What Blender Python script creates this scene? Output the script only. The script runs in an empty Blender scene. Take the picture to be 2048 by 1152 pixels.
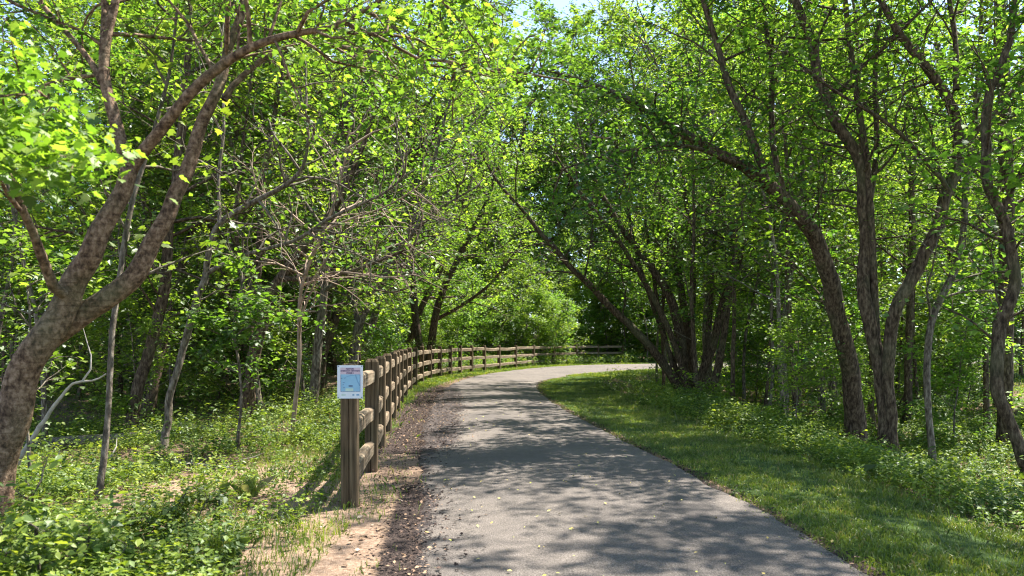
import bpy, math, random
import numpy as np
from mathutils import Vector, Matrix

# ------------------------------------------------------------------ camera, sky, sun, exposure
sc = bpy.context.scene
COL = sc.collection
F = 1600.0          # focal length in photo pixels (2048 wide)
HX, HY = 1024.0, 682.0
EYE = 1.5
cam_d = bpy.data.cameras.new('camera')
cam = bpy.data.objects.new('camera', cam_d); COL.objects.link(cam)
cam.location = (0, 0, EYE); cam.rotation_euler = (math.radians(90), 0, 0)
cam_d.sensor_width = 36.0; cam_d.lens = F/2048*36
cam_d.shift_y = (HY-576)/2048
cam_d.clip_end = 2000; cam_d.clip_start = .05
sc.camera = cam
cam_d.dof.use_dof = True; cam_d.dof.focus_distance = 15; cam_d.dof.aperture_fstop = 3.2

SUN = Vector((0.46, 0.34, 1.0)).normalized()
elev = math.asin(SUN.z); azim = math.atan2(SUN.x, SUN.y)
w = bpy.data.worlds.new('World'); sc.world = w; w.use_nodes = True
nt = w.node_tree
sky = nt.nodes.new('ShaderNodeTexSky'); sky.sky_type = 'NISHITA'; sky.sun_disc = False
sky.sun_elevation = elev; sky.sun_rotation = azim; sky.air_density = .8; sky.dust_density = .2; sky.ozone_density = 3
hsv = nt.nodes.new('ShaderNodeHueSaturation'); hsv.inputs['Saturation'].default_value = .86
nt.links.new(sky.outputs[0], hsv.inputs['Color']); nt.links.new(hsv.outputs[0], nt.nodes['Background'].inputs[0]); nt.nodes['Background'].inputs[1].default_value = 0.115
sd = bpy.data.lights.new('sun', 'SUN'); sd.energy = 4.8; sd.angle = math.radians(0.53); sd.color = (1, .94, .88)
so = bpy.data.objects.new('sun', sd); COL.objects.link(so); so.rotation_euler = SUN.to_track_quat('Z', 'Y').to_euler()
so.location = (20, 15, 60)
sc.view_settings.view_transform = 'Standard'; sc.view_settings.look = 'None'
sc.view_settings.exposure = 1.92; sc.view_settings.gamma = 1
cy = sc.cycles
cy.max_bounces = 8; cy.diffuse_bounces = 5; cy.glossy_bounces = 2; cy.transmission_bounces = 6; cy.transparent_max_bounces = 4
cy.caustics_reflective = False; cy.caustics_refractive = False
cy.use_denoising = True; cy.filter_width = 1.15
cy.sample_clamp_indirect = 6

# ------------------------------------------------------------------ helpers
rng = np.random.default_rng(7)

def px(x, y, d):
    return np.array([(x-HX)/F*d, d, EYE+(HY-y)/F*d])

def vnoise(x, y, s, seed=0):
    """smooth value noise, 0..1"""
    x = np.asarray(x, float)/s + 1000.3*(seed+1); y = np.asarray(y, float)/s + 517.7*(seed+1)
    xi = np.floor(x).astype(np.int64); yi = np.floor(y).astype(np.int64)
    fx = x-xi; fy = y-yi; fx = fx*fx*(3-2*fx); fy = fy*fy*(3-2*fy)
    def h(a, b):
        n = (a*374761393 + b*668265263 + seed*974634777) & 0xffffffff
        n = ((n ^ (n >> 13))*1274126177) & 0xffffffff
        return ((n ^ (n >> 16)) & 0xffff)/65535.0
    return (h(xi, yi)*(1-fx)+h(xi+1, yi)*fx)*(1-fy)+(h(xi, yi+1)*(1-fx)+h(xi+1, yi+1)*fx)*fy

def fbm(x, y, s, seed=0, o=4):
    t = 0; a = 1; tot = 0
    for k in range(o):
        t = t+a*vnoise(x, y, s/2**k, seed+k); tot += a; a *= .55
    return t/tot

def sstep(a, b, x):
    t = np.clip((np.asarray(x, float)-a)/(b-a), 0, 1); return t*t*(3-2*t)

# path edges and fence line (x as a function of distance y), all in metres
PL = np.array([(-.45, 0), (-.55, 4), (-.62, 5.1), (-.82, 7.5), (-1.16, 11), (-1.6, 15), (-1.96, 20.3), (-2.12, 25), (-2.0, 30), (-1.3, 35.5), (.42, 41.8), (2.3, 46.5), (4.5, 49.5), (8, 52), (14, 53.5), (22, 53), (34, 51)])
PR = np.array([(2.3, 0), (2.27, 4), (2.22, 5.1), (2.15, 7.3), (1.9, 9.7), (1.56, 12.8), (1.1, 17.4), (.82, 22), (.74, 25.8), (.92, 28.9), (1.5, 32), (2.5, 34.8), (3.7, 37.2), (5.5, 40), (8, 43), (14, 46.5), (22, 47.5)])
FN = np.array([(-1.468, 7.27), (-1.62, 9.2), (-1.86, 11.3), (-2.08, 13.3), (-2.27, 15.2), (-2.46, 17.1), (-2.66, 19.1), (-2.85, 21.3), (-3.03, 23.7), (-3.17, 26.1), (-3.22, 28.5), (-3.16, 30.8), (-2.98, 33), (-2.7, 35), (-2.38, 36.7), (-1.93, 38.2), (-1.37, 39.8), (-.68, 41.9), (.2, 44.8), (1.28, 48.0), (2.66, 51), (4.3, 53.3), (5.9, 54.9), (7.75, 56.0)])

def resamp(P, n):
    P = np.array(P, float)
    s = np.r_[0, np.cumsum(np.linalg.norm(np.diff(P, axis=0), axis=1))]
    for _ in range(2):
        Q = np.empty((len(P)*2-2+0, P.shape[1])); Q[0::2] = P[:-1]*.75+P[1:]*.25; Q[1::2] = P[:-1]*.25+P[1:]*.75
        P = np.vstack([P[:1], Q, P[-1:]])
    s = np.r_[0, np.cumsum(np.linalg.norm(np.diff(P, axis=0), axis=1))]
    t = np.linspace(0, s[-1], n)
    return np.stack([np.interp(t, s, P[:, k]) for k in range(P.shape[1])], 1)
PLs = resamp(PL, 260); PRs = resamp(PR, 260); PC = (PLs+PRs)/2
def dist_poly(x, y, P):
    x = np.asarray(x, float).ravel(); y = np.asarray(y, float).ravel()
    out = np.full(x.shape, 1e9)
    for i in range(0, len(x), 20000):
        a = x[i:i+20000, None]-P[None, :, 0]; b = y[i:i+20000, None]-P[None, :, 1]
        out[i:i+20000] = np.sqrt((a*a+b*b).min(1))
    return out
ROADPOLY = np.vstack([PLs, PRs[::-1]])
def in_poly(x, y, P):
    x = np.asarray(x, float).ravel(); y = np.asarray(y, float).ravel(); c = np.zeros(x.shape, bool)
    j = len(P)-1
    for i in range(len(P)):
        xi, yi, xj, yj = P[i, 0], P[i, 1], P[j, 0], P[j, 1]
        if yi != yj:
            c ^= ((yi > y) != (yj > y)) & (x < (xj-xi)*(y-yi)/(yj-yi)+xi)
        j = i
    return c
def road_dist(x, y):
    """signed distance to the path: negative inside"""
    d = dist_poly(x, y, ROADPOLY); return np.where(in_poly(x, y, ROADPOLY), -d, d)
def lx(y): return np.interp(y, PLs[:150, 1], PLs[:150, 0])
def rx(y): return np.interp(y, PRs[:170, 1], PRs[:170, 0])
def fx_(y): return np.interp(y, FN[:, 1], FN[:, 0])

def zf(x, y):
    x = np.asarray(x, float); y = np.asarray(y, float)
    near = 1-sstep(26, 40, y)
    z = -.45*sstep(2.9, 6.5, x)*near + .75*sstep(10, 22, x)*near + 1.2*sstep(18, 60, x)*near
    z = z - .35*sstep(2.6, 9, -x)*near - .5*sstep(9, 30, -x)*near
    bump = (fbm(x, y, 3.0, 3)-.5)*.22*(sstep(2.9, 5, x)+sstep(2.2, 4, -x))*near
    far = sstep(60, 120, np.abs(y)+np.abs(x)*.6)*2.5
    return z+bump+far
def Z(x, y): return float(zf(x, y))

def mesh_obj(name, V, Fc, n, mat, parent=None, smooth=False):
    """V (m,3), Fc flat index array, n verts per face (int or array)"""
    me = bpy.data.meshes.new(name)
    V = np.asarray(V, np.float32); Fc = np.asarray(Fc, np.int32).ravel()
    if np.isscalar(n): starts = np.arange(0, len(Fc), n, dtype=np.int32)
    else: starts = np.r_[0, np.cumsum(n)[:-1]].astype(np.int32)
    me.vertices.add(len(V)); me.vertices.foreach_set('co', V.ravel())
    me.loops.add(len(Fc)); me.loops.foreach_set('vertex_index', Fc)
    me.polygons.add(len(starts)); me.polygons.foreach_set('loop_start', starts)
    me.polygons.foreach_set('use_smooth', np.full(len(starts), bool(smooth)))
    me.update(calc_edges=True)
    me.materials.append(mat)
    o = bpy.data.objects.new(name, me); COL.objects.link(o)
    if parent is not None: o.parent = parent
    return o

def tag(o, label=None, cat=None, group=None, kind=None):
    if label: o['label'] = label
    if cat: o['category'] = cat
    if group: o['group'] = group
    if kind: o['kind'] = kind
    return o
def empty(name, loc, label, cat, group=None, rz=0):
    o = bpy.data.objects.new(name, None); COL.objects.link(o); o.location = loc; o.rotation_euler = (0, 0, rz)
    o.empty_display_size = .3
    return tag(o, label, cat, group)
def copy_tree(src, loc, rz=0, scale=1.0, label=None, group=None, cat=None):
    c = src.copy(); COL.objects.link(c); c.location = loc; c.rotation_euler = (0, 0, rz); c.scale = (scale, scale, scale)
    if label: c['label'] = label
    if group: c['group'] = group
    if cat: c['category'] = cat
    for ch in src.children:
        k = ch.copy(); COL.objects.link(k); k.parent = c
    return c

class Tubes:
    def __init__(s): s.V = []; s.F = []; s.n = 0
    def add(s, P, R, sides=6, rough=0.0, cap=True):
        P = np.asarray(P, float); R = np.asarray(R, float); m = len(P)
        T = np.gradient(P, axis=0); T /= (np.linalg.norm(T, axis=1, keepdims=True)+1e-9)
        ref = np.array([0, 0, 1.0]) if abs(T[0, 2]) < .85 else np.array([1.0, 0, 0])
        a = np.linspace(0, 2*math.pi, sides, endpoint=False)
        ca, sa = np.cos(a), np.sin(a)
        U = np.cross(T, ref); U /= (np.linalg.norm(U, axis=1, keepdims=True)+1e-9)
        # parallel-ish frame
        for i in range(1, m):
            u = U[i-1]-T[i]*np.dot(U[i-1], T[i]); l = np.linalg.norm(u)
            U[i] = u/l if l > 1e-6 else U[i]
        W = np.cross(T, U)
        rr = R[:, None]*np.ones((m, sides))
        if rough:
            arc = np.r_[0, np.cumsum(np.linalg.norm(np.diff(P, axis=0), axis=1))]; k0 = int(abs(P[0, 0]*97+P[0, 1]*31)) % 50
            aa, bb = np.meshgrid(np.cos(a), arc, indexing='xy'); a2, _ = np.meshgrid(np.sin(a), arc, indexing='xy')
            q = R.mean()
            nz_ = fbm(aa*1.1+bb/(q*5+.05)*.9, a2*1.1+bb/(q*5+.05)*.5+k0, 1.0, 300+k0 % 7, 4)-.5
            rr = rr*(1+rough*3*nz_)
        V = P[:, None, :]+rr[..., None]*(U[:, None, :]*ca[None, :, None]+W[:, None, :]*sa[None, :, None])
        i = np.arange(m-1)[:, None]*sides; j = np.arange(sides)[None, :]; j2 = (j+1) % sides
        Q = np.stack([i+j, i+j2, i+sides+j2, i+sides+j], -1).reshape(-1, 4)+s.n
        s.V.append(V.reshape(-1, 3)); s.F.append(Q); s.n += m*sides
    def build(s, name, mat, parent=None, origin=(0, 0, 0)):
        V = np.vstack(s.V)-np.array(origin); return mesh_obj(name, V, np.vstack(s.F), 4, mat, parent, True)

KITE = np.array([(0, 0, 0), (.42, .34, .06), (1, 0, -.05), (.42, -.34, .06)])
LOBE = np.array([(0, 0, 0), (.06, .20, .03), (.26, .50, .05), (.40, .26, .02), (.60, .40, .0), (.68, .17, -.02), (1, 0, -.12), (.68, -.17, -.02), (.60, -.40, 0), (.40, -.26, .02), (.26, -.50, .05), (.06, -.20, .03)])
OVAL = np.array([(0, 0, 0), (.25, .24, .04), (.6, .26, .02), (1, 0, -.08), (.6, -.26, .02), (.25, -.24, .04)])
def leaves(name, P, S, mat, parent=None, shape=KITE, up=1.0, droop=.35, origin=(0, 0, 0), r=None):
    r = r or rng
    P = np.asarray(P, float); n = len(P); S = np.asarray(S, float)*np.ones(n)
    a = r.random(n)*2*math.pi
    D = np.stack([np.cos(a), np.sin(a), -droop+r.normal(0, .3, n)], 1); D /= np.linalg.norm(D, axis=1, keepdims=True)
    N = np.stack([r.normal(0, .5, n), r.normal(0, .5, n), up+0*a], 1)
    N -= D*(N*D).sum(1, keepdims=True); N /= np.linalg.norm(N, axis=1, keepdims=True)
    W = np.cross(N, D)
    k = len(shape)
    V = P[:, None, :]+S[:, None, None]*(shape[None, :, 0:1]*D[:, None, :]+shape[None, :, 1:2]*W[:, None, :]+shape[None, :, 2:3]*N[:, None, :])
    V = V.reshape(-1, 3)-np.array(origin)
    return mesh_obj(name, V, np.arange(n*k), k, mat, parent)

# ------------------------------------------------------------------ materials
def newmat(name):
    m = bpy.data.materials.new(name); m.use_nodes = True
    t = m.node_tree; t.nodes.clear(); out = t.nodes.new('ShaderNodeOutputMaterial'); return m, t, out
def N(t, typ, **k):
    n = t.nodes.new(typ)
    for a, b in k.items(): setattr(n, a, b)
    return n
def ramp(t, stops, fac=None):
    r = N(t, 'ShaderNodeValToRGB'); e = r.color_ramp.elements
    while len(e) > 1: e.remove(e[-1])
    e[0].position = stops[0][0]; e[0].color = (*stops[0][1], 1)
    for p, c in stops[1:]:
        q = e.new(p); q.color = (*c, 1)
    if fac is not None: t.links.new(fac, r.inputs[0])
    return r
def leaf_mat(name, cols, trans, tmix=.5, gloss=.035, hue_var=.035, clump=.9):
    """cols: reflectance stops over the leaf-to-leaf variation, trans: tint multiplier for light coming through"""
    m, t, out = newmat(name)
    g = N(t, 'ShaderNodeNewGeometry'); oi = N(t, 'ShaderNodeObjectInfo')
    r = ramp(t, cols, g.outputs['Random Per Island'])
    hs = N(t, 'ShaderNodeHueSaturation')
    mh = N(t, 'ShaderNodeMapRange'); mh.inputs[3].default_value = .5-hue_var/2; mh.inputs[4].default_value = .5+hue_var/2
    t.links.new(oi.outputs['Random'], mh.inputs[0]); t.links.new(mh.outputs[0], hs.inputs['Hue'])
    mv = N(t, 'ShaderNodeMapRange'); mv.inputs[3].default_value = .8; mv.inputs[4].default_value = 1.25
    fr = N(t, 'ShaderNodeMath', operation='FRACT'); mu = N(t, 'ShaderNodeMath', operation='MULTIPLY'); mu.inputs[1].default_value = 7.31
    t.links.new(oi.outputs['Random'], mu.inputs[0]); t.links.new(mu.outputs[0], fr.inputs[0]); t.links.new(fr.outputs[0], mv.inputs[0])
    t.links.new(mv.outputs[0], hs.inputs['Value'])
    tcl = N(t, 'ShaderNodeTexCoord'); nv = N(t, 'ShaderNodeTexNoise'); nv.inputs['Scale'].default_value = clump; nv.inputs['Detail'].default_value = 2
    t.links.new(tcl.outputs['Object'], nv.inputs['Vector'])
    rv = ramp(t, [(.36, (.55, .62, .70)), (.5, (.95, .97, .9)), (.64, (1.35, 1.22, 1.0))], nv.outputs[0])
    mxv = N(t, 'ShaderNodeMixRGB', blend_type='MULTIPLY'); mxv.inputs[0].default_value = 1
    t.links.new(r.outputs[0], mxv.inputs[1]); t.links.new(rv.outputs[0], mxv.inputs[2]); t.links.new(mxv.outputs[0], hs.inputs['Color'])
    d = N(t, 'ShaderNodeBsdfDiffuse'); t.links.new(hs.outputs[0], d.inputs[0])
    tr = N(t, 'ShaderNodeBsdfTranslucent')
    mx = N(t, 'ShaderNodeMixRGB', blend_type='MULTIPLY'); mx.inputs[0].default_value = 1; mx.inputs[2].default_value = (*trans, 1)
    t.links.new(hs.outputs[0], mx.inputs[1]); t.links.new(mx.outputs[0], tr.inputs[0])
    ms = N(t, 'ShaderNodeMixShader'); ms.inputs[0].default_value = tmix
    t.links.new(d.outputs[0], ms.inputs[1]); t.links.new(tr.outputs[0], ms.inputs[2])
    gl = N(t, 'ShaderNodeBsdfGlossy'); gl.inputs['Roughness'].default_value = .5; gl.inputs[0].default_value = (.9, .95, .9, 1)
    m2 = N(t, 'ShaderNodeMixShader'); m2.inputs[0].default_value = gloss
    t.links.new(ms.outputs[0], m2.inputs[1]); t.links.new(gl.outputs[0], m2.inputs[2]); t.links.new(m2.outputs[0], out.inputs[0])
    return m
def bark_mat(name, c1, c2, c3, scale=9, ring=0.0, zs=.35):
    m, t, out = newmat(name)
    tc = N(t, 'ShaderNodeTexCoord'); mp = N(t, 'ShaderNodeMapping'); mp.inputs['Scale'].default_value = (1, 1, zs)
    t.links.new(tc.outputs['Object'], mp.inputs[0])
    n1 = N(t, 'ShaderNodeTexNoise'); n1.inputs['Scale'].default_value = scale; n1.inputs['Detail'].default_value = 8; n1.inputs['Roughness'].default_value = .65
    t.links.new(mp.outputs[0], n1.inputs['Vector'])
    n2 = N(t, 'ShaderNodeTexNoise'); n2.inputs['Scale'].default_value = 1.3; n2.inputs['Detail'].default_value = 3
    t.links.new(tc.outputs['Object'], n2.inputs['Vector'])
    r1 = ramp(t, [(.36, c1), (.5, c2), (.64, c3)], n1.outputs[0])
    mx = N(t, 'ShaderNodeMixRGB', blend_type='MIX'); mx.inputs[2].default_value = (.10, .11, .05, 1)
    rr = ramp(t, [(.5, (0, 0, 0)), (.72, (.55, .55, .55))], n2.outputs[0])
    t.links.new(rr.outputs[0], mx.inputs[0]); t.links.new(r1.outputs[0], mx.inputs[1])
    col = mx.outputs[0]; hgt = n1.outputs[0]
    if ring:
        mp2 = N(t, 'ShaderNodeMapping'); mp2.inputs['Scale'].default_value = (3, 3, 30); t.links.new(tc.outputs['Object'], mp2.inputs[0])
        n3 = N(t, 'ShaderNodeTexNoise'); n3.inputs['Scale'].default_value = 1; n3.inputs['Detail'].default_value = 4; t.links.new(mp2.outputs[0], n3.inputs['Vector'])
        r3 = ramp(t, [(.36, (.45, .4, .36)), (.46, (1, 1, 1))], n3.outputs[0])
        m3 = N(t, 'ShaderNodeMixRGB', blend_type='MULTIPLY'); m3.inputs[0].default_value = ring
        t.links.new(col, m3.inputs[1]); t.links.new(r3.outputs[0], m3.inputs[2]); col = m3.outputs[0]
    b = N(t, 'ShaderNodeBsdfPrincipled'); b.inputs['Roughness'].default_value = .9; b.inputs['Specular IOR Level'].default_value = .2
    t.links.new(col, b.inputs['Base Color'])
    bp = N(t, 'ShaderNodeBump'); bp.inputs['Strength'].default_value = .9; bp.inputs['Distance'].default_value = .035
    t.links.new(hgt, bp.inputs['Height']); t.links.new(bp.outputs[0], b.inputs['Normal']); t.links.new(b.outputs[0], out.inputs[0])
    return m
def simple(name, c, rough=.8, noise=.0, scale=30, spec=.3):
    m, t, out = newmat(name)
    b = N(t, 'ShaderNodeBsdfPrincipled'); b.inputs['Roughness'].default_value = rough; b.inputs['Specular IOR Level'].default_value = spec
    n = N(t, 'ShaderNodeTexNoise'); n.inputs['Scale'].default_value = scale; n.inputs['Detail'].default_value = 4
    tc = N(t, 'ShaderNodeTexCoord'); t.links.new(tc.outputs['Object'], n.inputs['Vector'])
    r = ramp(t, [(.3, tuple(v*(1-noise) for v in c)), (.7, tuple(min(1, v*(1+noise)) for v in c))], n.outputs[0])
    t.links.new(r.outputs[0], b.inputs['Base Color']); t.links.new(b.outputs[0], out.inputs[0]); return m
def island_mat(name, stops, rough=.85, trans=0):
    m, t, out = newmat(name); g = N(t, 'ShaderNodeNewGeometry'); r = ramp(t, stops, g.outputs['Random Per Island'])
    d = N(t, 'ShaderNodeBsdfDiffuse'); t.links.new(r.outputs[0], d.inputs[0])
    if trans:
        tr = N(t, 'ShaderNodeBsdfTranslucent'); t.links.new(r.outputs[0], tr.inputs[0])
        ms = N(t, 'ShaderNodeMixShader'); ms.inputs[0].default_value = trans
        t.links.new(d.outputs[0], ms.inputs[1]); t.links.new(tr.outputs[0], ms.inputs[2]); t.links.new(ms.outputs[0], out.inputs[0])
    else: t.links.new(d.outputs[0], out.inputs[0])
    return m

GREENS = [(0, (.038, .075, .010)), (.35, (.085, .150, .017)), (.7, (.145, .215, .028)), (1, (.185, .26, .045))]
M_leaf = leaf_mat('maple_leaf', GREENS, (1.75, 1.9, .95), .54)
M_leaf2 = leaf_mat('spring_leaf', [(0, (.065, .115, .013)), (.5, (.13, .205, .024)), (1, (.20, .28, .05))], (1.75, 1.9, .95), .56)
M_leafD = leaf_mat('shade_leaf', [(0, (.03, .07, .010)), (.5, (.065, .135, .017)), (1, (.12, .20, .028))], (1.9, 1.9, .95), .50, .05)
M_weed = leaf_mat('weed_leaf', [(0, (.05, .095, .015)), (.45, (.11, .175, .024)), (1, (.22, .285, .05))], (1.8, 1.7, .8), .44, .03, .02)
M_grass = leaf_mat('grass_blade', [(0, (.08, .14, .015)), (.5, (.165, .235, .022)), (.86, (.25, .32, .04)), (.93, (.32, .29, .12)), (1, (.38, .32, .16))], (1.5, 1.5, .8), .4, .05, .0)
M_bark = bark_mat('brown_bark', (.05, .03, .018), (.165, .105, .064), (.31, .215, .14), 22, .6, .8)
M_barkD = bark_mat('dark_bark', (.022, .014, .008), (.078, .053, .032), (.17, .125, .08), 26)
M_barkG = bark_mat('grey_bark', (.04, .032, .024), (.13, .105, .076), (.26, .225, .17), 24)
M_twig = simple('twig_bark', (.26, .19, .135), .9, .4, 6)
M_dead = simple('bleached_wood', (.36, .32, .27), .9, .25, 14)

# ------------------------------------------------------------------ tree growth
def unit(v): v = np.asarray(v, float); return v/(np.linalg.norm(v)+1e-9)
def curve(p, d, L, n, wander, grav, r=rng):
    P = [np.array(p, float)]; d = unit(d); st = L/(n-1)
    for i in range(n-1):
        d = unit(d+r.normal(0, wander, 3)+np.array([0, 0, grav]))
        P.append(P[-1]+d*st)
    return np.array(P)
def at_t(P, t):
    i = min(int(t*(len(P)-1)), len(P)-2); f = t*(len(P)-1)-i
    return P[i]*(1-f)+P[i+1]*f, unit(P[i+1]-P[i])

def foliate(tb, LP, P, r0, n, L, twigs=5, nleaf=12, t0=.3, jit=.12, grav=.0, up=.25, sides=4, bare=0.0, wander=.22, r=rng, ln=1.0):
    """side shoots along the limb P, with twigs and leaf positions"""
    for k in range(n):
        t = t0+(1-t0)*(k+r.random())/n
        p, d = at_t(P, min(t, .999))
        side = unit(np.cross(d, r.normal(0, 1, 3)))
        dd = unit(side+d*.6+np.array([0, 0, up]))
        Ls = L*(.5+.8*r.random())*(1.15-.5*t)
        C = curve(p, dd, Ls, 6, wander, grav, r)
        rs = min(r0*.45, .006+.011*Ls)
        tb.add(C, np.linspace(rs, rs*.3, 6), sides)
        isbare = r.random() < bare
        for q in range(twigs):
            tt = .2+.8*(q+r.random())/twigs
            p2, d2 = at_t(C, min(tt, .999))
            s2 = unit(np.cross(d2, r.normal(0, 1, 3)))
            C2 = curve(p2, unit(s2+d2*.7+np.array([0, 0, .1])), Ls*(.25+.25*r.random()), 4, .28, grav*.6, r)
            tb.add(C2, np.linspace(rs*.42, rs*.15, 4), 3)
            if isbare: continue
            m = max(1, int(nleaf*ln*(.6+.8*r.random())))
            ts = r.random(m)*3*.999; ii = ts.astype(int); f = (ts-ii)[:, None]
            LP.append(C2[ii]*(1-f)+C2[ii+1]*f+r.normal(0, jit, (m, 3))*np.array([1, 1, .6]))

def proto(name, label, H, cb, spread, seed, leaf=.13, nl=20, sub=6, tw=4, nleaf=20, mat=None, bark=None, lean=.05, jit=.13, r0=None, cat='tree', shape=KITE, ttl=.25, leanv=None, side=None):
    r = np.random.default_rng(seed)
    root = empty(name, (0, 0, 0), label, cat)
    tb = Tubes(); LP = []
    r0 = r0 or H*.011
    P = curve((0, 0, -.3), leanv or (r.normal(0, lean), r.normal(0, lean), 1), H+.3, 14, .07, .02, r)
    R = r0*np.linspace(1, .12, 14)**.9; R[0] *= 1.8
    tb.add(P, R, 8, .12)
    for k in range(nl):
        t = (cb/H)+(1-cb/H)*((k+r.random()*.8)/nl)
        p, d = at_t(P, min(t, .99)); a = k*2.4+r.random()
        tr = (t-cb/H)/(1-cb/H+1e-6)
        Ll = spread*(.55+.6*r.random())*(math.sin(math.pi*(ttl+(1-ttl)*tr*.93))**.7+.15)
        C = curve(p, (math.cos(a), math.sin(a), .25+.6*tr+r.normal(0, .15)), Ll, 7, .13, .03, r)
        rl = r0*.38*(1-.6*tr)
        tb.add(C, np.linspace(rl, rl*.25, 7), 5)
        foliate(tb, LP, C, rl, sub, Ll*.5, tw, nleaf, .2, jit, -.02, .1, 3, 0, .2, r)
    tb.build('trunk', bark or M_barkD, root)
    LP = np.vstack(LP)
    leaves('crown', LP, leaf*(.5+1.0*r.random(len(LP))**1.6), mat or M_leaf, root, shape, up=1.3, droop=.25, r=r)
    return root

# ------------------------------------------------------------------ ground
def axis(lo, hi, a, b, step, g=1.13):
    m = list(np.arange(a, b+1e-6, step)); s = step; x = b
    while x < hi: s *= g; x += s; m.append(x)
    s = step; x = a
    while x > lo: s *= g; x -= s; m.insert(0, x)
    return np.array(m)
gx = axis(-400, 400, -9, 10, .13); gy = axis(-60, 500, 3.5, 34, .15)
GX, GY = np.meshgrid(gx, gy); fxx = GX.ravel(); fyy = GY.ravel()
V = np.stack([fxx, fyy, zf(fxx, fyy)], 1)
nx, ny = len(gx), len(gy)
i, j = np.meshgrid(np.arange(ny-1), np.arange(nx-1), indexing='ij'); b0 = (i*nx+j).ravel()
Q = np.stack([b0, b0+1, b0+nx+1, b0+nx], 1)

m, t, out = newmat('woodland_ground')
at_ = N(t, 'ShaderNodeVertexColor', layer_name='kind'); sp = N(t, 'ShaderNodeSeparateColor'); t.links.new(at_.outputs[0], sp.inputs[0])
tc = N(t, 'ShaderNodeTexCoord')
def noi(s, d=6, rgh=.6):
    n = N(t, 'ShaderNodeTexNoise'); n.inputs['Scale'].default_value = s; n.inputs['Detail'].default_value = d; n.inputs['Roughness'].default_value = rgh
    t.links.new(tc.outputs['Object'], n.inputs['Vector']); return n
nA = noi(26, 8, .75); nB = noi(2.2); nC = noi(90, 4, .7)
litter = ramp(t, [(.3, (.055, .035, .022)), (.5, (.14, .095, .06)), (.68, (.27, .19, .125))], nA.outputs[0])
dirt = ramp(t, [(.3, (.13, .08, .05)), (.5, (.29, .20, .135)), (.7, (.45, .33, .24))], nA.outputs[0])
mulch = ramp(t, [(.34, (.012, .010, .009)), (.52, (.05, .038, .032)), (.66, (.19, .14, .115))], nC.outputs[0])
grs = ramp(t, [(.3, (.035, .06, .018)), (.6, (.075, .12, .03)), (.75, (.16, .16, .07))], nA.outputs[0])
def mixc(a, b, f, thr=None):
    x = N(t, 'ShaderNodeMixRGB'); t.links.new(a, x.inputs[1]); t.links.new(b, x.inputs[2])
    if thr:   # ragged threshold with noise
        ad = N(t, 'ShaderNodeMath', operation='ADD'); sb = N(t, 'ShaderNodeMath', operation='SUBTRACT'); sb.inputs[1].default_value = .5
        t.links.new(nA.outputs[0], sb.inputs[0]); t.links.new(f, ad.inputs[0]); t.links.new(sb.outputs[0], ad.inputs[1])
        mr = N(t, 'ShaderNodeMapRange'); mr.inputs[1].default_value = .42; mr.inputs[2].default_value = .58; t.links.new(ad.outputs[0], mr.inputs[0]); f = mr.outputs[0]
    t.links.new(f, x.inputs[0]); return x.outputs[0]
c = mixc(litter.outputs[0], grs.outputs[0], sp.outputs[0], 1)
c = mixc(c, dirt.outputs[0], sp.outputs[1], 1)
c = mixc(c, mulch.outputs[0], sp.outputs[2], 1)
b = N(t, 'ShaderNodeBsdfPrincipled'); b.inputs['Roughness'].default_value = .95; b.inputs['Specular IOR Level'].default_value = .1
t.links.new(c, b.inputs['Base Color'])
bp = N(t, 'ShaderNodeBump'); bp.inputs['Strength'].default_value = .8; bp.inputs['Distance'].default_value = .04
t.links.new(nA.outputs[0], bp.inputs['Height']); t.links.new(bp.outputs[0], b.inputs['Normal']); t.links.new(b.outputs[0], out.inputs[0])
M_ground = m
ground = mesh_obj('ground', V, Q, 4, M_ground, None, True); tag(ground, kind='structure')

def gmask(x, y):
    rd = road_dist(x, y); L = lx(y); R = rx(y); f = fx_(y)
    n1 = fbm(x, y, 1.1, 11); n2 = fbm(x, y, 2.6, 15); n3 = fbm(x, y, .5, 19)
    left = (x < (L+R)/2) & (y < 44)
    # grass: mown strip on the right, verge on the left
    g = np.where(~left, sstep(.05, .3, rd)*(1-sstep(1.7, 2.6, rd)), 0)
    g = np.where(left & (x > f-.2), sstep(.25, .6, rd)*sstep(11.5, 15, y)*.9, g)
    g = np.where(left & (x <= f-.2), .45*sstep(.35, .6, n2), g)
    g = np.where((y > 38), .8*(1-sstep(1.5, 4, rd)), g)
    g = np.where((x > 4.5), np.maximum(g, sstep(.4, .6, n2)*.9), g)
    # bare tan dirt round the near posts and left of them
    d = np.where(left, (1-sstep(.9, 2.6, np.hypot((x+1.75)*.85, (y-7.8)*.55)))*(.45+n1*1.0), 0)
    d = np.maximum(d, np.where(left & (y < 7.4) & (x > -2.4), (1-sstep(.3, 1.2, np.abs(x+1.15)))*(.2+n1), 0))
    d = np.maximum(d, np.where(left & (rd > 0), .8*(1-sstep(2.5, 7, np.abs(y-9.5)))*(1-sstep(.3, 1.1, rd))*(.2+1.2*n1), 0))
    d = np.maximum(d, np.where(left & (x < -2.3), sstep(.6, .7, n2)*.6*(y < 14), 0))
    # crumbled dark mulch beside the path
    k = np.where(left, (1-sstep(.4, 1.0, rd+(.5-n3)*.5))*sstep(-1, -.0, rd+.3)*(.3+1.15*n1), 0)*(1-sstep(23, 30, y))
    k = np.where(left & (y < 8.3), (1-sstep(.1, .45, rd))*1., k)
    k = np.where(left & (y >= 8.3) & (y < 10.6), k*.45, k)
    k = np.where(~left & (y < 40), (1-sstep(.03, .22, rd+(.5-n3)*.3))*.9, k)
    return g, d, k
g, d, k = gmask(fxx, fyy)
ca = ground.data.color_attributes.new('kind', 'FLOAT_COLOR', 'POINT')
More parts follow.
